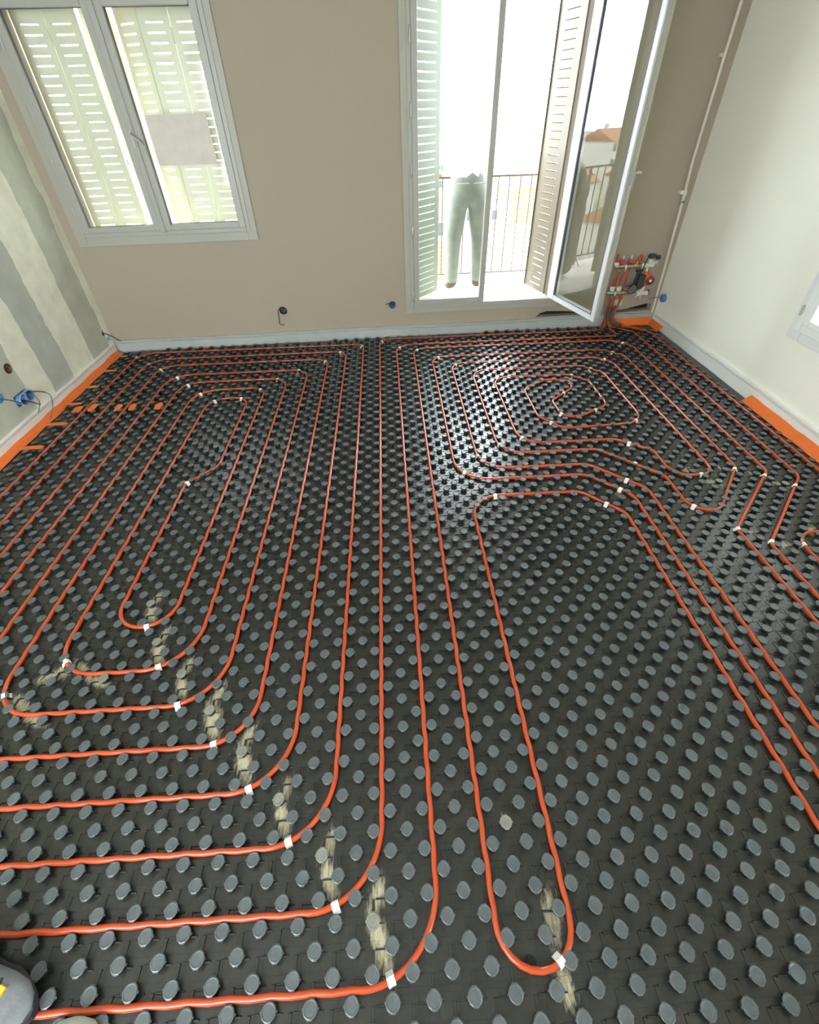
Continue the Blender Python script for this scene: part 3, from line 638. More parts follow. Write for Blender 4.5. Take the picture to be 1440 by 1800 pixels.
# ------------------------------------------------------------------ clips
def clip_mesh():
    mb = MB(); n = 9; r0, r1 = 0.0086, 0.0102; hw = 0.010
    vs_ = []
    prof = [(-r1 - 0.002, -0.0117)] + [(-r1 * math.cos(PI * k / (n - 1)), r1 * math.sin(PI * k / (n - 1))) for k in range(n)] + [(r1 + 0.009, -0.0102)]
    inn = [(-r0 - 0.002, -0.0120)] + [(-r0 * math.cos(PI * k / (n - 1)), r0 * math.sin(PI * k / (n - 1))) for k in range(n)] + [(r1 + 0.009, -0.0120)]
    for s_ in (-hw, hw):
        vs_ += [(x, s_, z) for x, z in prof] + [(x, s_, z) for x, z in inn]
    q = len(prof); fs = []
    for k in range(q - 1):
        fs += [(k, k + 1, 2 * q + k + 1, 2 * q + k), (q + k, 3 * q + k, 3 * q + k + 1, q + k + 1), (k, q + k, q + k + 1, k + 1), (2 * q + k, 2 * q + k + 1, 3 * q + k + 1, 3 * q + k)]
    fs += [(0, 2 * q, 3 * q, q), (q - 1, 2 * q - 1, 4 * q - 1, 3 * q - 1)]
    mb._add(vs_, fs); mb.box(-0.0035, 0.0005, -hw, hw, r1 - 0.0006, r1 + 0.0014); mb.box(0.004, 0.0065, -hw, hw, r1 - 0.002, r1 + 0.0008)
    o = mb.build('clip_tmp', M['clip']); me = o.data; bpy.data.objects.remove(o); return me
clip_me = clip_mesh()
CLAB = {"tl": ['far-left corner bend of the outermost pipe run', 'far-left corner bend of the second pipe run from outside', 'far-left corner bend of the third pipe run from outside', 'far-left corner bend of the fourth pipe run from outside', 'far-left corner bend of the fifth pipe run from outside', 'far-left corner bend of the second innermost pipe run', 'far-left corner bend of the innermost pipe run'],
 "tm": ['far-right corner of the outermost run of the left coil', 'far-right corner of the second run of the left coil', 'far-right corner of the third run of the left coil', 'far-right corner of the fourth run of the left coil', 'far-right corner of the fifth run of the left coil', 'far-right corner of the second innermost run of the left coil', 'far-right corner of the innermost run of the left coil'],
 "ml": ['lone slanting jog in the middle of the left coil'],
 "bl": ['near end of the smallest U-bend at the left', 'near-right side of the middle U-bend at the left', 'near-right corner of the wide bend at the left', 'third bend out from the U-bends', 'fourth bend out from the U-bends', 'fifth bend out from the U-bends', 'second nearest sweeping bend at the bottom', 'nearest sweeping bend at the bottom'],
 "bl2": ['left side of the middle U-bend beside a cream smear', 'left side of the wide bend at the left photo edge'], "u": ['narrow hairpin bend at the bottom centre'],
 "rl": ['far-left corner of the outermost run of the right coil', 'far-left corner of the second run of the right coil', 'far-left corner of the third run of the right coil', 'far-left corner of the fourth run of the right coil', 'far-left corner of the fifth run of the right coil'],
 "rr": ['far-right corner of the outermost bend of the spiral', 'far-right corner of the second bend of the spiral', 'far-right corner of the third bend of the spiral', 'far-right corner of the fourth bend of the spiral', 'far side of the innermost ring of the spiral'],
 "rc": ['slanting middle of the spiral', 'near-left of the innermost ring of the spiral', 'near-right of the innermost ring of the spiral', 'near-left of the second ring of the spiral', 'near-right of the second ring of the spiral', 'near-left bend of the third ring of the spiral', 'near-left bend of the fourth ring of the spiral', 'near-left bend of the fifth ring of the spiral', 'near-left bend of the outermost ring of the spiral'],
 "rm": ['first wavy run below the spiral', 'second wavy run below the spiral', 'third wavy run below the spiral', 'fourth wavy run below the spiral', 'fifth and nearest wavy run below the spiral'],
 "re": ['near end of the inner U-bend at the right', 'right side of the larger U-bend at the right', 'near end of the larger U-bend at the right', 'upper kink of the first run right of the U-bends', 'upper kink of the second run right of the U-bends'],
 "rf": ['lower kink of the first run right of the U-bends', 'lower kink of the second run right of the U-bends', 'bend at the right photo edge'], "p3": ['far-left corner of the big bend in the middle of the floor']}
allp = [p for p in pts1 if p.z < 0.0127] ; allq = [p for p in pts2 if p.z < 0.0127]
for g_, cl in CLIPS_RAW.items():
    for k, (ci, cj) in enumerate(cl):
        src = allp if g_ in ('tl', 'tm', 'ml', 'bl', 'bl2') or (g_ == 'rl' and k < 2) else allq
        best = min(range(1, len(src) - 1), key=lambda q: (src[q].x - ci * G) ** 2 + (src[q].y - cj * G) ** 2)
        p = src[best]; t = (src[best + 1] - src[best - 1]); a = math.atan2(t.y, t.x)
        if g_ in ('bl2', 're', 'rf', 'u') : a += PI
        o = bpy.data.objects.new('pipe_clip', clip_me); COL.objects.link(o); o.location = (p.x, p.y, PZ); o.rotation_euler = (0, 0, a - PI / 2)
        tag(o, 'white clip on the ' + CLAB[g_][k], 'clip', 'white clips holding the heating pipes')

# ------------------------------------------------------------------ orange tape
def ribbon(pts_lo, pts_hi, name, label, cat='tape', group=None, th=0.001):
    n = len(pts_lo); vs_ = [tuple(p) for p in pts_lo] + [tuple(p) for p in pts_hi]
    up = Vector((0, 0, 1)); nn = (Vector(pts_lo[1]) - Vector(pts_lo[0])).cross(Vector(pts_hi[0]) - Vector(pts_lo[0])).normalized()
    if nn.z < 0: nn = -nn
    vs_ += [tuple(Vector(p) + nn * th) for p in vs_]
    fs = []
    for k in range(n - 1):
        fs += [(k, k + 1, n + k + 1, n + k), (2 * n + k, 3 * n + k, 3 * n + k + 1, 2 * n + k + 1), (k, 2 * n + k, 2 * n + k + 1, k + 1), (n + k, n + k + 1, 3 * n + k + 1, 3 * n + k)]
    fs += [(0, n, 3 * n, 2 * n), (n - 1, 3 * n - 1, 4 * n - 1, 2 * n - 1)] if False else [(0, n, 3 * n, 2 * n), (n - 1, 2 * n + n - 1, 3 * n + n - 1, 2 * n - 1)]
    mb = MB(); mb._add(vs_, fs); return thing(mb, name, M['tape'], label, cat, group)
rt_ = random.Random(5)
def wv(k, a=0.004): return a * math.sin(k * 1.7) + a * 0.6 * rt_.uniform(-1, 1)
ys = [1.0 + 0.09 * k for k in range(33)]
ribbon([(-2.466, y, 0.026 + wv(k, .003)) for k, y in enumerate(ys)], [(-2.405 + wv(k, .004), y, 0.003) for k, y in enumerate(ys)], 'edge_tape',
       'long orange tape strip along the foot of the left wall')
ys = [1.3 + 0.075 * k for k in range(17)]
ribbon([(2.645, y, 0.045 + wv(k, .003)) for k, y in enumerate(ys)], [(2.585 + wv(k, .004), y, 0.003) for k, y in enumerate(ys)], 'edge_tape', 'orange tape strip along the foot of the right wall')
xs = [2.27 + 0.045 * k for k in range(9)]
ribbon([(x, CUT(x) - 0.016, 0.062) for x in xs], [(x, CUT(x) - 0.060 - 0.0 + wv(k, .005), 0.003) for k, x in enumerate(xs)], 'edge_tape', 'orange tape strip along the back wall behind the manifold pipes')
ys = [3.84 + 0.045 * k for k in range(6)]
ribbon([(2.645, y, 0.050) for y in ys], [(2.590 + wv(k, .004), y, 0.003) for k, y in enumerate(ys)], 'edge_tape', 'short orange tape strip on the right wall at the manifold corner')
TP = [((-2.365, 3.757), .05, .016, 0.0, 'farthest orange tape tab reaching from the left edge tape'), ((-2.340, 3.452), .06, .018, .05, 'second farthest orange tape tab on the left edge tape'), ((-2.345, 3.157), .05, .018, 0.05, 'third farthest orange tape tab on the left edge tape'),
      ((-2.365, 2.874), .07, .018, .05, 'orange tape tab just behind the row of orange patches'), ((-2.330, 2.58), .08, .022, .1, 'orange tape tab beside the hanging grey cable'), ((-2.335, 2.283), .08, .022, .1, 'nearest orange tape tab on the left edge tape'),
      ((-2.280, 2.785), .03, .045, .3, 'leftmost orange tape patch in the row crossing the pipes'), ((-2.175, 2.806), .024, .062, .1, 'second orange tape patch from the left in the row'), ((-1.978, 2.786), .022, .058, .1, 'middle orange tape patch in the row'),
      ((-1.873, 2.787), .024, .060, .1, 'fourth orange tape patch from the left in the row'), ((-1.680, 2.780), .026, .055, .1, 'rightmost orange tape patch in the row, set apart')]
for (x, y), hx, hy, rz, lab in TP:
    mb = MB(); pr = []
    n = 10
    for k in range(n):
        a = 2 * PI * (k + .5) / n; r = 1 + 0.16 * rt_.uniform(-1, 1); pr.append((x + hx * math.copysign(abs(math.cos(a)) ** .6, math.cos(a)) * r, y + hy * math.copysign(abs(math.sin(a)) ** .6, math.sin(a)) * r))
    vs_ = [(px, py, 0.0222 + 0.0012 * math.sin(k * 2)) for k, (px, py) in enumerate(pr)] + [(x, y, 0.0236)]
    vs_ += [(a_, b_, c_ - 0.0008) for a_, b_, c_ in vs_]
    m_ = n + 1; fs = [(k, (k + 1) % n, n) for k in range(n)] + [(m_ + (k + 1) % n, m_ + k, m_ + n) for k in range(n)] + [(k, m_ + k, m_ + (k + 1) % n, (k + 1) % n) for k in range(n)]
    mb._add(vs_, fs); thing(mb, 'tape_piece', M['tape'], lab, 'tape', 'orange tape pieces on the left of the mat')

# ------------------------------------------------------------------ junction boxes and cables
def round_box(tf, x, z, label, m_in, wire, wm, r=0.034, dep=0.045, rim=None):
    c = tf(x, -0.0, z)
    t = empty('junction_box', (c.x, c.y, c.z), label, 'junction box')
    mb = MB(tf); mb.lathe([(r - 0.002, dep), (r - 0.001, -0.002), (r + 0.0015, -0.004), (r - 0.003, -0.004), (r - 0.004, dep - 0.004)], (x, 0, z), 'y', 18)
    part(mb, 'box_shell', m_in, t)
    mb = MB(tf); mb.lathe([(r - 0.005, dep - 0.006), (r - 0.005, dep - 0.004)], (x, 0, z), 'y', 14); part(mb, 'box_back', M['darkbox'], t)
    for k, w in enumerate(wire):
        mb = MB(tf); mb.tube(smooth([Vector(p) for p in w]), 0.0032, 7); part(mb, 'cable', wm, t)
    return t
def smooth(P, n=6):
    out = []
    for k in range(len(P) - 1):
        a, b, c, d = P[max(k - 1, 0)], P[k], P[k + 1], P[min(k + 2, len(P) - 1)]
        for q in range(n):
            t = q / n; out.append(0.5 * ((2 * b) + (c - a) * t + (2 * a - 5 * b + 4 * c - d) * t * t + (3 * b - a - 3 * c + d) * t ** 3))
    out.append(P[-1]); return out
round_box(tf_back, 1.592, 0.293, 'dark round wall box with a long hooked wire, left of the balcony door', M['darkbox'], [[(1.60, 0.03, 0.30), (1.575, -0.02, 0.325), (1.548, -0.03, 0.295), (1.545, -0.02, 0.23), (1.538, -0.018, 0.185), (1.56, -0.022, 0.172), (1.585, -0.03, 0.180)]], M['rubber'])
round_box(tf_back, 2.590, 0.294, 'dark blue round wall box with a short stub wire beside the door casing', M['blue'], [[(2.60, 0.03, 0.29), (2.58, -0.02, 0.30), (2.555, -0.025, 0.315), (2.53, -0.02, 0.305)]], M['rubber'])
round_box(tf_right, 4.0, 0.262, 'bright blue round box sticking out of the right wall near the corner', M['blue'], [[(4.0, 0.03, 0.262), (4.0, -0.05, 0.270), (4.01, -0.10, 0.265), (4.02, -0.14, 0.25)]], M['grey_cable'], dep=0.02)
mb = MB(tf_right); mb.lathe([(0.030, -0.030), (0.034, -0.028), (0.034, 0.0)], (4.0, 0, 0.262), 'y', 16); thing(mb, 'cover_cap', M['blue'], 'blue round cap pushed over the box on the right wall', 'cap')
# left wall: small hole with cable and blue patch near the far corner
t = empty('cable_outlet', tf_left(3.83, 0, 0.205), 'cable poking out of a small hole in the left wall near the far corner', 'cable outlet')
mb = MB(tf_left); mb.lathe([(0.020, 0.04), (0.021, 0.001), (0.016, 0.001), (0.015, 0.038)], (3.83, 0, 0.205), 'y', 12, sx=0.8); part(mb, 'hole_lining', M['pump_d'], t)
mb = MB(tf_left); mb.tube(smooth([Vector(p) for p in [(3.83, 0.03, 0.205), (3.835, -0.02, 0.20), (3.85, -0.06, 0.165), (3.87, -0.10, 0.12)]]), 0.0045, 8); part(mb, 'cable', M['rubber'], t)
mb = MB(tf_left); mb.box(3.845, 3.905, -0.003, 0.0, 0.125, 0.160); part(mb, 'blue_patch', M['bluel'], t)
# empty round hole
t = empty('wall_hole', tf_left(2.655, 0, 0.412), 'empty round hole cut in the left plasterboard wall above the blue box', 'hole')
mb = MB(tf_left); mb.lathe([(0.034, 0.05), (0.0345, -0.0005), (0.031, -0.0005), (0.030, 0.048)], (2.655, 0, 0.412), 'y', 18); part(mb, 'hole_rim', M['brown_hole'], t)
# double blue box hanging out of the wall
t = empty('double_junction_box', tf_left(2.62, 0, 0.21), 'double light blue electrical box hanging askew from the left wall with cables', 'junction box')
def twin(mb, r, y0, y1, sgn=1):
    for k, cy in enumerate((2.595, 2.662)):
        mb.lathe([(r, y1), (r, y0), (r - 0.0025, y0), (r - 0.0025, y1 - 0.003)], (cy, 0, 0.212), 'y', 18)
mb = MB(tf_left); twin(mb, 0.0345, -0.032, 0.018); part(mb, 'box_shell', M['blue'], t)
mb = MB(tf_left)
ol_ = [(2.595 + 0.040 * math.cos(a), 0.212 + 0.040 * math.sin(a)) for a in [PI / 2 + PI * k / 8 for k in range(9)]] + [(2.662 + 0.040 * math.cos(a), 0.212 + 0.040 * math.sin(a)) for a in [-PI / 2 + PI * k / 8 for k in range(9)]]
mb.tube([(x, -0.032, z) for x, z in ol_] + [(ol_[0][0], -0.032, ol_[0][1])], 0.0028, 6); part(mb, 'rim', M['bluel'], t)
mb = MB(tf_left); mb.box(2.622, 2.635, -0.030, 0.01, 0.185, 0.240); part(mb, 'divider', M['bluel'], t)
for w, m_ in (([(2.66, 0.0, 0.222), (2.665, -0.05, 0.235), (2.69, -0.09, 0.222), (2.705, -0.11, 0.208)], 'rubber'), ([(2.705, -0.11, 0.208), (2.725, -0.115, 0.17), (2.715, -0.10, 0.10), (2.66, -0.07, 0.02)], 'grey_cable'),
              ([(2.655, -0.02, 0.225), (2.665, -0.05, 0.205), (2.675, -0.055, 0.15), (2.645, -0.03, 0.085)], 'grey_cable'), ([(2.60, 0.0, 0.205), (2.615, -0.05, 0.185), (2.635, -0.085, 0.15)], 'rubber')):
    mb = MB(tf_left); mb.tube(smooth([Vector(p) for p in w]), 0.0042 if m_ == 'rubber' else 0.003, 7); part(mb, 'cable', M[m_], t)
round_box(tf_left, 2.45, 0.305, 'blue round box with a stub cable at the left photo edge', M['blue'], [[(2.45, 0.02, 0.30), (2.46, -0.05, 0.28), (2.50, -0.09, 0.235)]], M['rubber'])

# ------------------------------------------------------------------ corner riser pipe
mb = MB(tf_back)
mb.tube(smooth([Vector(p) for p in [(5.045, -0.030, ZC), (5.045, -0.030, 1.6), (5.048, -0.030, 1.32), (5.055, -0.030, 1.18), (5.062, -0.034, 1.06), (5.068, -0.032, 0.95), (5.085, -0.030, 0.6), (5.100, -0.030, 0.20), (5.104, -0.028, 0.11)]], 4), 0.011, 10)
t = empty('riser_pipe', bw(5.08, 0.11, -0.03), 'thin painted heating pipe climbing the far right corner of the room', 'pipe')
part(mb, 'tube', M['pipe_white'], t)
mb = MB(tf_back); mb.lathe([(0.015, -0.02), (0.017, -0.015), (0.017, 0.015), (0.015, 0.02)], (5.062, -0.033, 1.08), 'z', 10); mb.box(5.02, 5.06, -0.04, 0.0, 1.075, 1.10); part(mb, 'bracket', M['pipe_white'], t)
mb = MB(tf_back); mb.lathe([(0.0125, -0.008), (0.0125, 0.008)], (5.066, -0.033, 1.02), 'z', 10); part(mb, 'rust_spot', M['sleeve'], t)
mb = MB(tf_back); mb.box(5.02, 5.045, -0.02, 0.0, 1.90, 1.92); part(mb, 'bracket', M['pipe_white'], t)
mb = MB(tf_back); mb.lathe([(0.012, -0.02), (0.010, -0.002), (0.010, 0.0)], (4.62, 0, 1.235), 'y', 8); mb.box(4.62, 4.66, -0.012, 0, 1.225, 1.24); thing(mb, 'wall_hook', M['pipe_white'], 'tiny painted hook on the back wall right of the door', 'hook')

# ------------------------------------------------------------------ heating manifold
MZ1, MZ2 = 0.545, 0.318
man = empty('heating_manifold', bw(4.8, 0.26, -0.06), 'underfloor heating manifold with orange pump and red knobs on the back wall', 'manifold')
def P(name, mats, fn, label=None, bevel=0, parent=man):
    mb = MB(tf_back); fn(mb); return part(mb, name, mats, parent, bevel, label)
def cyx(mb, x0, x1, y, z, r, n=12): mb.lathe([(r * .9, 0), (r, 0.003), (r, x1 - x0 - 0.003), (r * .9, x1 - x0)], (x0, y, z), 'x', n)
P('supply_bar', M['steel'], lambda mb: (cyx(mb, 4.60, 4.90, -0.06, MZ1, 0.016), [mb.lathe([(0.019, -0.006), (0.019, 0.006)], (x, -0.06, MZ1), 'x', 6) for x in (4.62, 4.70, 4.78, 4.88)]))
P('return_bar', M['steel'], lambda mb: (cyx(mb, 4.585, 4.93, -0.06, MZ2, 0.016), [mb.lathe([(0.019, -0.006), (0.019, 0.006)], (x, -0.06, MZ2), 'x', 6) for x in (4.60, 4.70, 4.80)]))
P('brass_tee', M['brass'], lambda mb: (cyx(mb, 4.775, 4.835, -0.06, MZ1, 0.021), mb.lathe([(0.014, 0), (0.014, 0.03)], (4.80, -0.06, MZ1 + 0.012), 'z', 8)))
P('brass_tee', M['brass'], lambda mb: (cyx(mb, 4.735, 4.80, -0.06, MZ2, 0.021), cyx(mb, 4.80, 4.83, -0.06, MZ2 - 0.004, 0.014)))
for x in (4.655, 4.73):
    k_ = P('red_knob', M['red'], lambda mb: mb.lathe([(0.010, 0.0), (0.021, 0.006), (0.022, 0.030), (0.016, 0.038), (0.006, 0.040)], (x, -0.062, MZ1 + 0.018), 'z', 12))
    P('flow_meter', M['white'], lambda mb: mb.lathe([(0.006, 0), (0.006, 0.030), (0.003, 0.034)], (x + 0.012, -0.05, MZ1 + 0.052), 'z', 8))
P('red_knob', M['red'], lambda mb: (mb.lathe([(0.010, 0.0), (0.020, 0.008), (0.021, 0.024), (0.012, 0.040), (0.010, 0.056), (0.004, 0.060)], (4.815, -0.062, MZ1 + 0.032), 'z', 12)))
P('red_thermometer', M['red'], lambda mb: mb.tube([(4.60, -0.06, MZ1 + 0.01), (4.603, -0.06, MZ1 + 0.09), (4.605, -0.06, MZ1 + 0.105)], 0.007, 8))
P('end_cap', M['white'], lambda mb: mb.lathe([(0.020, 0), (0.022, 0.004), (0.022, 0.022), (0.018, 0.026)], (4.61, -0.06, MZ1 + 0.010), 'z', 12))
for x in (4.628, 4.690):
    P('white_actuator', M['white'], lambda mb: mb.lathe([(0.018, 0.0), (0.023, 0.004), (0.023, 0.034), (0.020, 0.042), (0.010, 0.044)], (x, -0.062, MZ2 + 0.018), 'z', 14))
P('bracket', M['white'], lambda mb: (mb.box(4.690, 4.702, -0.082, 0, MZ1 - 0.020, MZ1 + 0.016), mb.box(4.845, 4.857, -0.082, 0, MZ1 - 0.020, MZ1 + 0.022)), bevel=0.002)
P('bracket', M['white'], lambda mb: mb.box(4.655, 4.667, -0.082, 0, MZ2 - 0.020, MZ2 + 0.016), bevel=0.002)
for x0, x1 in ((4.650, 4.625), (4.705, 4.678)):
    P('red_riser', M['redpipe'], lambda mb: mb.tube([(x0, -0.062, MZ1 - 0.015), (x0 - 0.002, -0.064, MZ1 - 0.06), (x1 + 0.003, -0.068, MZ2 + 0.12), (x1, -0.068, MZ2 + 0.05)], 0.009, 10))
    P('nut', M['brass'], lambda mb: mb.lathe([(0.014, 0), (0.014, 0.024)], (x0, -0.062, MZ1 - 0.040), 'z', 6))
    P('nut', M['brass'], lambda mb: mb.lathe([(0.014, 0), (0.014, 0.024)], (x1 + 0.01, -0.062, MZ2 - 0.042), 'z', 6))
# thermostatic head and valve block upper right
P('valve_block', M['cream'], lambda mb: (mb.box(4.865, 4.955, -0.085, -0.03, MZ1 - 0.012, MZ1 + 0.022), mb.box(4.895, 4.935, -0.08, -0.04, MZ1 + 0.02, MZ1 + 0.055), cyx(mb, 4.94, 4.985, -0.06, MZ1 + 0.02, 0.014)), bevel=0.004)
P('thermostatic_head', M['pump_g'], lambda mb: (mb.lathe([(0.016, -0.035), (0.019, -0.03), (0.019, 0.015), (0.012, 0.03)], (4.925, -0.065, MZ1 + 0.075), 'x', 12), mb.lathe([(0.015, 0), (0.019, 0.006), (0.017, 0.03)], (4.965, -0.065, MZ1 + 0.062), 'x', 10)))
P('valve_neck', M['white'], lambda mb: mb.lathe([(0.011, 0), (0.011, 0.055)], (4.905, -0.065, MZ1 - 0.06), 'z', 10))
# pump
pc = (4.925, -0.085, 0.432)
P('pump_body', M['pump_o'], lambda mb: (mb.lathe([(0.040, 0.03), (0.046, 0.022), (0.046, -0.018), (0.041, -0.026)], pc, 'y', 18), mb.box(4.885, 4.915, -0.10, -0.05, 0.385, 0.475), mb.tube([(4.905, -0.07, 0.365), (4.905, -0.07, 0.495)], 0.017, 10)), bevel=0.002)
P('pump_ring', M['pump_d'], lambda mb: mb.lathe([(0.036, 0), (0.038, -0.004), (0.036, -0.012), (0.014, -0.013)], (pc[0] + .012, pc[1] - 0.026, pc[2] - 0.004), 'y', 18))
P('pump_screw', M['white'], lambda mb: mb.lathe([(0.011, 0), (0.011, -0.004), (0.006, -0.006)], (pc[0] + .012, pc[1] - 0.038, pc[2] - 0.004), 'y', 12), 'white centre screw of the pump')
P('pump_terminal_box', M['pump_g'], lambda mb: mb.box(4.825, 4.885, -0.125, -0.05, 0.380, 0.478), 'charcoal terminal box of the pump', 0.006)
P('pump_base', M['pump_g'], lambda mb: mb.lathe([(0.020, 0), (0.026, 0.01), (0.024, 0.035)], (4.875, -0.075, 0.352), 'z', 12))
P('lower_valve', M['cream'], lambda mb: (mb.lathe([(0.022, -0.05), (0.027, -0.045), (0.027, -0.01), (0.020, 0.0), (0.020, 0.035), (0.024, 0.04), (0.024, 0.06)], (4.915, -0.065, MZ2 - 0.012), 'x', 12), mb.box(4.885, 4.925, -0.085, -0.045, MZ2 + 0.0, MZ2 + 0.055), mb.tube([(4.875, -0.065, MZ2 - 0.05), (4.878, -0.065, MZ2 - 0.01)], 0.008, 8), mb.tube([(4.915, -0.065, MZ2 - 0.06), (4.915, -0.065, MZ2 - 0.01)], 0.008, 8)))
P('valve_ring', M['rubber'], lambda mb: mb.lathe([(0.024, 0), (0.026, 0.002), (0.026, 0.006), (0.024, 0.008)], (4.972, -0.065, MZ2 - 0.010), 'x', 14))
P('blue_cap', M['blue'], lambda mb: mb.lathe([(0.014, 0.0), (0.018, 0.006), (0.018, 0.030), (0.013, 0.04)], (4.765, -0.085, MZ2 + 0.028), 'z', 12), 'blue cap on the lower bar')
def cab(pts, r=0.004):
    mb = MB(tf_back); mb.tube(smooth([Vector(p) for p in pts]), r, 7); part(mb, 'cable', M['rubber'], man)
cab([(4.90, -0.075, MZ1 + 0.085), (4.875, -0.10, MZ1 + 0.095), (4.855, -0.11, MZ1 + 0.05), (4.835, -0.11, MZ1 - 0.03), (4.81, -0.12, MZ1 - 0.10), (4.78, -0.12, MZ1 - 0.15), (4.75, -0.11, MZ2 + 0.05)])
cab([(4.80, -0.11, MZ1 - 0.02), (4.785, -0.12, MZ1 - 0.09), (4.775, -0.12, MZ1 - 0.14), (4.735, -0.11, MZ1 - 0.155), (4.725, -0.10, MZ2 + 0.06)])
cab([(4.82, -0.115, MZ1 - 0.015), (4.815, -0.125, MZ1 - 0.07), (4.79, -0.12, MZ1 - 0.13), (4.77, -0.115, MZ2 + 0.06)])
cab([(4.79, -0.11, MZ1 - 0.025), (4.80, -0.12, MZ1 - 0.06), (4.785, -0.12, MZ1 - 0.12), (4.76, -0.115, MZ2 + 0.065)], 0.005)
cab([(4.845, -0.10, 0.385), (4.84, -0.105, 0.352), (4.81, -0.11, 0.330), (4.77, -0.11, 0.326), (4.745, -0.10, MZ2 + 0.03)])
P('clip_band', M['rubber'], lambda mb: mb.box(4.785, 4.835, -0.13, -0.10, MZ1 - 0.04, MZ1 - 0.02))
mb = MB(tf_back); mb.box(4.70, 4.775, -0.030, 0.0, 0.185, 0.245); mb.cur = 1; mb.box(4.692, 4.702, -0.028, -0.002, 0.175, 0.235)
thing(mb, 'plaster_block', [M['cream'], M['steel']], 'small cream block fixed to the wall under the manifold', 'block', bevel=0.003)
# brown corrugated sleeves at the foot of the pipes
for k, (u_, d_, tgt) in enumerate(((4.618, -0.072, (2.075, 3.925)), (4.640, -0.090, (2.19, 3.945)), (4.672, -0.088, (2.245, 3.965)), (4.700, -0.065, (2.30, 3.985)))):
    mb = MB(); pts = smooth([bw(u_ + 0.006, 0.20, d_), bw(u_, 0.14, d_), bw(u_, 0.07, d_ - 0.004), Vector((tgt[0] + 0.012, tgt[1] + .012, 0.030)), Vector((tgt[0], tgt[1], 0.016))], 14)
    mb.tube(pts, 0.012, 10, rr=[0.0122 if q % 2 else 0.0100 for q in range(len(pts))])
    o = mb.build('pipe_sleeve', M['sleeve']); centred(o); tag(o, ['brown corrugated sleeve leftmost at the foot of the manifold pipes', 'brown corrugated sleeve second from left under the manifold', 'brown corrugated sleeve third from left under the manifold', 'brown corrugated sleeve rightmost under the manifold'][k], 'pipe sleeve')
mb = MB(); rr_ = random.Random(3)
for k in range(9):
    a = 2 * PI * k / 9
mb.lathe([(0.055, 0.0), (0.06, 0.004), (0.04, 0.02), (0.02, 0.036), (0.004, 0.040)], (2.53, 3.915, 0.002), 'z', 11, sx=1.25, sy=0.8)
thing(mb, 'mat_offcut', M['mat'], 'crumpled black mat offcut lying in the orange taped corner', 'offcut')

# ------------------------------------------------------------------ small things on the floor
mb = MB(); mb.tube([(-1.355, 0.445, 0.004), (-1.352, 0.455, 0.005), (-1.358, 0.465, 0.004), (-1.352, 0.478, 0.005)], 0.003, 6); thing(mb, 'debris_bit', M['white'], 'tiny curled white scrap on the mat below the wide left pipe bend', 'scrap')
# grey shoe at the bottom left corner: toe pointing right
def shoe(loc, rz, label, mats, lace, scale=1.0, solem=None):
    t = empty('shoe', loc, label, 'shoe'); t.rotation_euler = (0, 0, rz)
    secs = [(-0.27, 0.028, 0.015, 0.095), (-0.24, 0.036, 0.02, 0.10), (-0.18, 0.036, 0.02, 0.105), (-0.12, 0.040, 0.02, 0.095), (-0.07, 0.046, 0.02, 0.075), (-0.03, 0.046, 0.02, 0.055), (-0.005, 0.034, 0.02, 0.040), (0.012, 0.012, 0.02, 0.028)]
    n = 14; vs_ = []
    for x, w, z0, z1 in secs:
        for k in range(n):
            a = 2 * PI * k / n; cz = (z0 + z1) / 2; hz = (z1 - z0) / 2
            vs_.append((x * scale, w * math.copysign(abs(math.cos(a)) ** .75, math.cos(a)) * scale, (cz + hz * math.copysign(abs(math.sin(a)) ** .85, math.sin(a))) * scale))
    mb = MB(); fs = [(i * n + k, i * n + (k + 1) % n, (i + 1) * n + (k + 1) % n, (i + 1) * n + k) for i in range(len(secs) - 1) for k in range(n)]
    mb._add(vs_, fs, True); mb._add(vs_[:n], [tuple(range(n))]); mb._add(vs_[-n:], [tuple(range(n))[::-1]])
    u = mb.build('upper', mats, t)
    mb = MB(); ol = []
    for k in range(28):
        a = 2 * PI * k / 28; x = -0.128 + 0.148 * math.cos(a); w = 0.050 * math.sin(a) * (1 if x > -0.12 else 0.84); ol.append((x * scale, w * scale))
    vs_ = [(x, y, 0) for x, y in ol] + [(x * 1.0, y, 0.024 * scale) for x, y in ol]
    mb._add(vs_, [tuple(range(28))[::-1], tuple(range(28, 56))] + [(k, (k + 1) % 28, 28 + (k + 1) % 28, 28 + k) for k in range(28)]); mb.build('sole', solem or M['sole'], t)
    mb = MB(); mb.box(-0.072 * scale, -0.052 * scale, 0.002 * scale, 0.022 * scale, 0.060 * scale, 0.0745 * scale); mb.build('tab', lace, t, 0.002)
    mb = MB(); mb.tube([(-0.075 * scale, 0.03 * scale, 0.074 * scale), (-0.062 * scale, 0.0, 0.080 * scale), (-0.075 * scale, -0.03 * scale, 0.074 * scale)], 0.003, 6); mb.build('lace', M['sole'], t)
    mb = MB(); mb.lathe([(0.034, 0), (0.036, 0.02), (0.045, 0.26), (0.052, 0.42), (0.045, 0.43)], (-0.20, 0, 0.085), 'z', 14); mb.build('trouser_leg', M['navy'], t)
    return t
shoe((-0.880, -0.272, 0.0215), -0.42, 'grey felt shoe with a yellow tab, toe entering at the bottom left corner', M['felt'], M['yellow'])
mb = MB(); n = 12; rr_ = random.Random(9)
mb.lathe([(0.05, 0.0), (0.06, 0.008), (0.055, 0.022), (0.035, 0.032), (0.012, 0.036)], (-0.755, -0.315, 0.021), 'z', 15, sx=1.0, sy=0.55)
o = mb.build('knit_cloth', M['knit'])
for v in o.data.vertices: v.co.z += 0.003 * rr_.uniform(-1, 1); v.co.x += 0.004 * rr_.uniform(-1, 1)
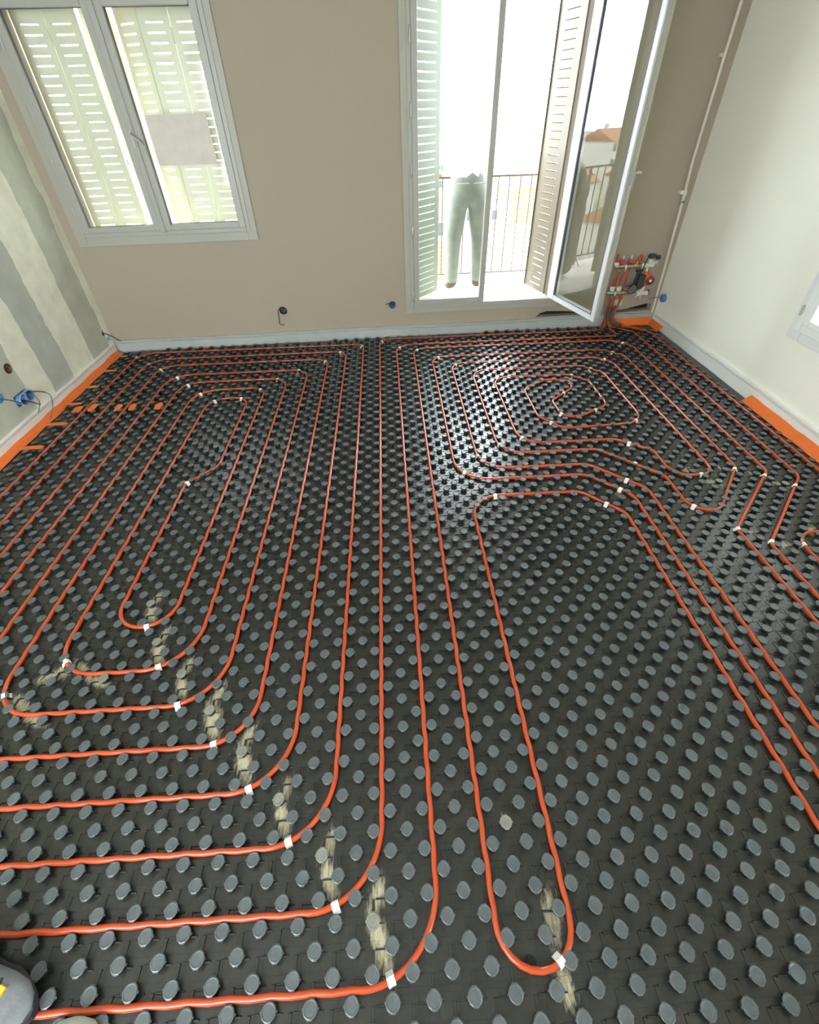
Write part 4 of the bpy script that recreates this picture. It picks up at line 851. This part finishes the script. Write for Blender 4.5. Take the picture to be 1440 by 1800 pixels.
centred(o); tag(o, 'pale lumpy knitted cloth just showing at the bottom edge beside the grey shoe', 'cloth')
shoe((1.045, -0.415, 0.0215), 2.55, 'navy shoe with a white rubber rim at the bottom right corner', M['navy'], M['white'], 1.0, M['whitesole'])

# ------------------------------------------------------------------ balcony
bal = empty('balcony', bw(3.4, 0.05, 0.8), 'pale concrete balcony outside the open French door', 'balcony')
mb = MB(tf_back); mb.box(1.9, 5.6, 0.30, 1.05, 0.05, 0.20); part(mb, 'slab', M['balcony'], bal, 0.004)
mb = MB(tf_back); mb.box(1.9, 5.6, 0.30, 1.05, 2.92, 3.07); part(mb, 'added_shade_slab', M['balcony'], bal, 0.004)  # unseen slab, added overhead to keep sky light off the shutters
mb = MB(tf_back); mb.box(1.9, 2.0, 0.30, 0.40, 0.20, 2.92); part(mb, 'slab_post', M['balcony'], bal)
rail = empty('balcony_railing', bw(3.4, 0.20, 0.95), 'rusty brown metal railing around the balcony outside the door', 'railing')
mb = MB(tf_back); mb.box(1.95, 5.55, 0.93, 0.965, 1.145, 1.162); part(mb, 'top_rail', M['rust'], rail, 0.003)
mb = MB(tf_back); mb.box(1.95, 5.55, 0.94, 0.955, 0.285, 0.297); part(mb, 'bottom_rail', M['rust'], rail)
k = 0
for q in range(33):
    u_ = 1.96 + q * 0.11
    mb = MB(tf_back)
    if q % 8 == 7: mb.box(u_ - 0.010, u_ + 0.010, 0.937, 0.957, 0.20, 1.145); part(mb, 'post', M['rust'], rail); mb = MB(tf_back); mb.tube([(u_, 0.95, 0.30), (u_ + 0.03, 0.83, 0.205)], 0.006, 6); part(mb, 'brace', M['rust'], rail)
    else: mb.lathe([(0.006, 0.297), (0.006, 1.145)], (u_, 0.9475, 0), 'z', 6); part(mb, 'baluster', M['rust'], rail)
for u_ in (1.96, 5.54):
    mb = MB(tf_back); mb.box(u_ - 0.012, u_ + 0.012, 0.30, 0.965, 1.145, 1.162); mb.box(u_ - 0.006, u_ + 0.006, 0.30, 0.95, 0.285, 0.297); part(mb, 'side_rail', M['rust'], rail)

# person on the balcony, seen from behind, leaning on the railing
def person():
    t = empty('person', (0, 0, 0), 'person in grey work trousers and white top leaning over the balcony railing', 'person')
    base = Vector(bw(3.36, 0.20, 0.62)); t.location = base
    J = {'pel': (0, 0, 0.93), 'w': (0.0, 0.06, 1.02), 'ch': (-0.01, 0.27, 1.12), 'nk': (-0.02, 0.43, 1.15), 'nk2': (-0.02, 0.49, 1.15), 'hd': (-0.03, 0.57, 1.14), 'hd2': (-0.03, 0.66, 1.12),
         'hl': (-0.085, 0.0, 0.86), 'kl': (-0.13, 0.01, 0.48), 'al': (-0.13, -0.02, 0.09), 'fl': (-0.15, 0.14, 0.04),
         'hr': (0.085, 0.0, 0.88), 'kr': (0.15, 0.05, 0.48), 'ar': (0.14, 0.0, 0.09), 'fr': (0.17, 0.15, 0.04),
         'sl': (-0.19, 0.36, 1.14), 'el': (-0.31, 0.27, 1.04), 'wl': (-0.24, 0.335, 0.995), 'pl': (-0.22, 0.36, 0.985),
         'sr': (0.17, 0.36, 1.14), 'er': (0.28, 0.27, 1.04), 'wr': (0.22, 0.335, 0.995), 'pr': (0.20, 0.36, 0.985)}
    R = {'pel': .165, 'w': .125, 'ch': .14, 'nk': .062, 'nk2': .055, 'hd': .085, 'hd2': .075, 'hl': .128, 'kl': .090, 'al': .068, 'fl': .04, 'hr': .128, 'kr': .090, 'ar': .068, 'fr': .04,
         'sl': .062, 'el': .044, 'wl': .030, 'pl': .034, 'sr': .062, 'er': .044, 'wr': .030, 'pr': .034}
    E = [('pel', 'w'), ('w', 'ch'), ('ch', 'nk'), ('nk', 'nk2'), ('nk2', 'hd'), ('hd', 'hd2'), ('pel', 'hl'), ('hl', 'kl'), ('kl', 'al'), ('al', 'fl'), ('pel', 'hr'), ('hr', 'kr'), ('kr', 'ar'), ('ar', 'fr'),
         ('ch', 'sl'), ('sl', 'el'), ('el', 'wl'), ('wl', 'pl'), ('ch', 'sr'), ('sr', 'er'), ('er', 'wr'), ('wr', 'pr')]
    names = list(J); V = [Vector(J[n]) for n in names]; ED = [(names.index(a), names.index(b)) for a, b in E]; RR = [R[n] for n in names]
    for s_, pn in ((-1, 'pl'), (1, 'pr')):            # fingers curl over the rail
        pi_ = names.index(pn); p0 = Vector(J[pn])
        for q in range(4):
            b0 = p0 + Vector((-0.026 + q * 0.018, 0.015, 0.004)); L = (0.9, 1.0, 0.95, 0.8)[q if s_ > 0 else 3 - q]
            ch = [b0 + Vector((0, 0.025 * L, -0.004)), b0 + Vector((0, 0.042 * L, -0.026)), b0 + Vector((0, 0.030 * L, -0.044))]
            last = pi_
            for r_, c in zip((.0095, .009, .008), ch): V.append(c); RR.append(r_); ED.append((last, len(V) - 1)); last = len(V) - 1
        th = [p0 + Vector((-s_ * 0.036, 0.0, -0.006)), p0 + Vector((-s_ * 0.045, 0.012, -0.028))]; last = pi_
        for r_, c in zip((.011, .0095), th): V.append(c); RR.append(r_); ED.append((last, len(V) - 1)); last = len(V) - 1
    me = bpy.data.meshes.new('body'); me.from_pydata([tuple(v) for v in V], ED, [])
    o = bpy.data.objects.new('body', me); COL.objects.link(o)
    o.modifiers.new('skin', 'SKIN'); sub = o.modifiers.new('sub', 'SUBSURF'); sub.levels = 2; sub.render_levels = 2
    for q, d in enumerate(me.skin_vertices[0].data): d.radius = (RR[q], RR[q]); d.use_root = (q == 0)
    dg = bpy.context.evaluated_depsgraph_get(); ev = bpy.data.meshes.new_from_object(o.evaluated_get(dg)); bpy.data.objects.remove(o)
    o = bpy.data.objects.new('body', ev); COL.objects.link(o); o.parent = t
    ev.materials.clear()
    for m_ in ('skin', 'trousers', 'tee', 'shoe_b'): ev.materials.append(M[m_])
    for p in ev.polygons:
        c = p.center; p.use_smooth = True
        if c.z < 0.10: p.material_index = 3
        elif c.z < 1.0 and abs(c.x) < 0.26 and c.y < 0.27: p.material_index = 1
        elif c.y < 0.45 and c.z > 1.05: p.material_index = 2
        elif c.z >= 0.97 and abs(c.x) < 0.20 and c.y < 0.45: p.material_index = 2
        else: p.material_index = 0
    # head details, hair, pocket
    mb = MB(); mb.lathe([(0.02, 0.105), (0.06, 0.09), (0.088, 0.05), (0.094, 0.0), (0.08, -0.035)], (-0.03, 0.62, 1.155), 'z', 14); h = mb.build('cap', M['tee'], t)
    mb = MB(); mb.box(-0.135, -0.02, -0.172, -0.160, 0.95, 0.957); mb.box(0.02, 0.125, -0.172, -0.160, 0.95, 0.957); mb.build('pocket_seam', M['handle'], t)
    for s_ in (-1, 1):
        mb = MB(); mb.lathe([(0.010, -0.018), (0.014, 0.0), (0.010, 0.018)], (-0.03 + s_ * 0.085, 0.60, 1.13), 'z', 8); mb.build('ear', M['skin'], t)
    mb = MB(); mb.lathe([(0.004, 0), (0.012, 0.012), (0.008, 0.03)], (-0.03, 0.665, 1.03), 'z', 8); mb.build('nose', M['skin'], t)
    for s_ in (-1, 1):
        mb = MB(); mb.lathe([(0.002, -0.006), (0.007, 0), (0.002, 0.006)], (-0.03 + s_ * 0.03, 0.70, 1.055), 'z', 8); mb.build('eye', M['sole'], t)
    mb = MB(); mb.box(-0.05, -0.01, 0.625, 0.632, 1.045, 1.051); mb.build('mouth', M['red'], t)
    t.rotation_euler = (0, 0, WANG); return t
person()

# ------------------------------------------------------------------ outside: hillside town well below the balcony
GZ = -13.0
mb = MB(); n = 24
N_ = 40; vs_ = []
for a in range(N_ + 1):
    for b in range(N_ + 1):
        x = -260 + 520 * a / N_; y = 6 + 420 * (b / N_) ** 1.5
        vs_.append((x, y, GZ - 3 + 9 * (b / N_) ** 1.2 + 1.5 * math.sin(x * 0.03) * math.cos(y * 0.02)))
mb._add(vs_, [(a * (N_ + 1) + b, (a + 1) * (N_ + 1) + b, (a + 1) * (N_ + 1) + b + 1, a * (N_ + 1) + b + 1) for a in range(N_) for b in range(N_)], True)
tag(mb.build('ground', M['ground']), kind='structure')
def gz(x, y):
    b = max(0, (y - 6) / 420) ** (1 / 1.5); return GZ - 3 + 9 * b ** 1.2 + 1.5 * math.sin(x * 0.03) * math.cos(y * 0.02)
def house(x, y, w, d, h, rz, label, roof=True, mw='render_wall'):
    z = gz(x, y) - 0.6; t = empty('house', (x, y, z), label, 'house', None); t.rotation_euler = (0, 0, rz)
    mb = MB(); mb.box(-w / 2, w / 2, -d / 2, d / 2, 0, h); mb.build('wall', M[mw], t)
    if roof:
        e = 0.4; rh = d * 0.24
        mb = MB(); mb._add([(-w / 2 - e, -d / 2 - e, h), (w / 2 + e, -d / 2 - e, h), (w / 2 + e, d / 2 + e, h), (-w / 2 - e, d / 2 + e, h), (-w / 2 - e, 0, h + rh), (w / 2 + e, 0, h + rh),
                            (-w / 2 - e, -d / 2 - e, h - .15), (w / 2 + e, -d / 2 - e, h - .15), (w / 2 + e, d / 2 + e, h - .15), (-w / 2 - e, d / 2 + e, h - .15)],
                           [(0, 1, 5, 4), (2, 3, 4, 5), (0, 4, 3), (1, 2, 5), (6, 9, 8, 7), (0, 6, 7, 1), (1, 7, 8, 2), (2, 8, 9, 3), (3, 9, 6, 0)]); r = mb.build('roof', M['roof_tile'], t)
        mb = MB(); mb.box(w * 0.2, w * 0.2 + 0.7, -0.3, 0.4, h, h + rh + 0.9); mb.build('chimney', M['render_wall'], r)
        # raised tile courses on the slope facing the room
        if y < 60:
            mb = MB(); nr = 9
            for q in range(nr):
                f0 = q / nr; y0 = -d / 2 - e + (d / 2 + e) * f0; z0 = h + rh * f0
                mb.box(-w / 2 - e, w / 2 + e, y0, y0 + (d / 2 + e) / nr * 0.9, z0 + 0.02, z0 + 0.14)
            mb.build('tile_course', M['roof_tile'], r)
    else:
        mb = MB(); mb.box(-w / 2 - 0.2, w / 2 + 0.2, -d / 2 - 0.2, d / 2 + 0.2, h, h + 0.5); mb.build('parapet', M[mw], t)
    nw = max(2, int(w / 3)); nf = max(1, int(h / 3))
    for fl in range(nf):
        for k in range(nw):
            cx_ = -w / 2 + (k + 0.5) * w / nw; mb = MB(); mb.box(cx_ - 0.5, cx_ + 0.5, -d / 2 - 0.06, -d / 2 + 0.02, fl * 3 + 0.9, fl * 3 + 2.3); mb.build('window', M['winglass'], t)
    return t
rh_ = random.Random(21)
DIRS = ['far left', 'left', 'centre', 'right']
cnt = 0; ORD = ['first', 'second', 'third', 'fourth', 'fifth', 'sixth', 'seventh', 'eighth', 'ninth', 'tenth', 'eleventh', 'twelfth']
rows = [(27, 5, 17), (46, 6, 19), (68, 8, 19), (96, 9, 22), (135, 9, 28)]
RN = ['nearest', 'second', 'third', 'fourth', 'farthest']
for ri, (yy, nn_, sp) in enumerate(rows):
    for k in range(nn_):
        x = (k - nn_ * 0.72) * sp + rh_.uniform(-1.2, 1.2) + (ri % 2) * 6; y = yy + rh_.uniform(-2, 2)
        house(x, y, rh_.uniform(8, 12), rh_.uniform(7, 9.5), rh_.choice([4, 6, 6, 9]), rh_.uniform(-0.25, 0.25), 'pale red-roofed house, %s from the left in the %s row below' % (ORD[k], RN[ri]))
house(-120, 190, 16, 14, 26, 0.2, 'grey apartment tower on the skyline, left one of the pair', False, 'tower')
house(-85, 200, 18, 14, 25, -0.1, 'grey apartment tower on the skyline, right one of the pair', False, 'tower')
def tree(x, y, h, r, label, m='foliage', seed=1):
    z = gz(x, y); t = empty('tree', (x, y, z - 0.3), label, 'tree'); rr = random.Random(seed)
    mb = MB(); mb.tube([(0, 0, 0), (0.1, 0, h * 0.35), (0, 0.1, h * 0.7)], r * 0.09, 8); mb.build('trunk', M['bark'], t)
    mb = MB(); vs_ = []; fs = []
    cs = [(rr.gauss(0, r * 0.38), rr.gauss(0, r * 0.38), h * 0.68 + rr.gauss(0, h * 0.14), r * rr.uniform(0.25, 0.5)) for _ in range(14)]
    for _ in range(1500):
        c = rr.choice(cs); v = Vector((rr.gauss(0, 1), rr.gauss(0, 1), rr.gauss(0, 1))).normalized() * c[3]; p = Vector(c[:3]) + v
        s = r * 0.06; a = Vector((rr.gauss(0, 1), rr.gauss(0, 1), rr.gauss(0, 1))).normalized() * s; b = v.cross(a).normalized() * s
        q = len(vs_); vs_ += [tuple(p - a), tuple(p + b * .6), tuple(p + a), tuple(p - b * .6)]; fs.append((q, q + 1, q + 2, q + 3))
    mb._add(vs_, fs); o = mb.build('foliage', M[m], t); o['kind'] = 'stuff'; return t
tree(13.0, 15.5, 12.2, 3.2, 'pale green tree whose crown shows just above the railing through the open door', 'foliage', 2)
tree(24.5, 37, 15.0, 2.4, 'dark purple-leaved tree standing behind the pale green tree', 'foliage_d', 3)
tree(29, 45, 19.5, 2.4, 'tall light green tree topping the dark tree', 'foliage', 4)
tree(-19, 17, 8.0, 3.4, 'bright green garden tree below the balcony, seen in the open leaf reflection', 'foliage', 5)
tree(-9, 14.5, 6.0, 2.6, 'small green tree close under the balcony to the left', 'foliage', 6)
tree(-62, 81, 12, 4.5, 'broad green tree among the red roofs to the far left', 'foliage', 7)
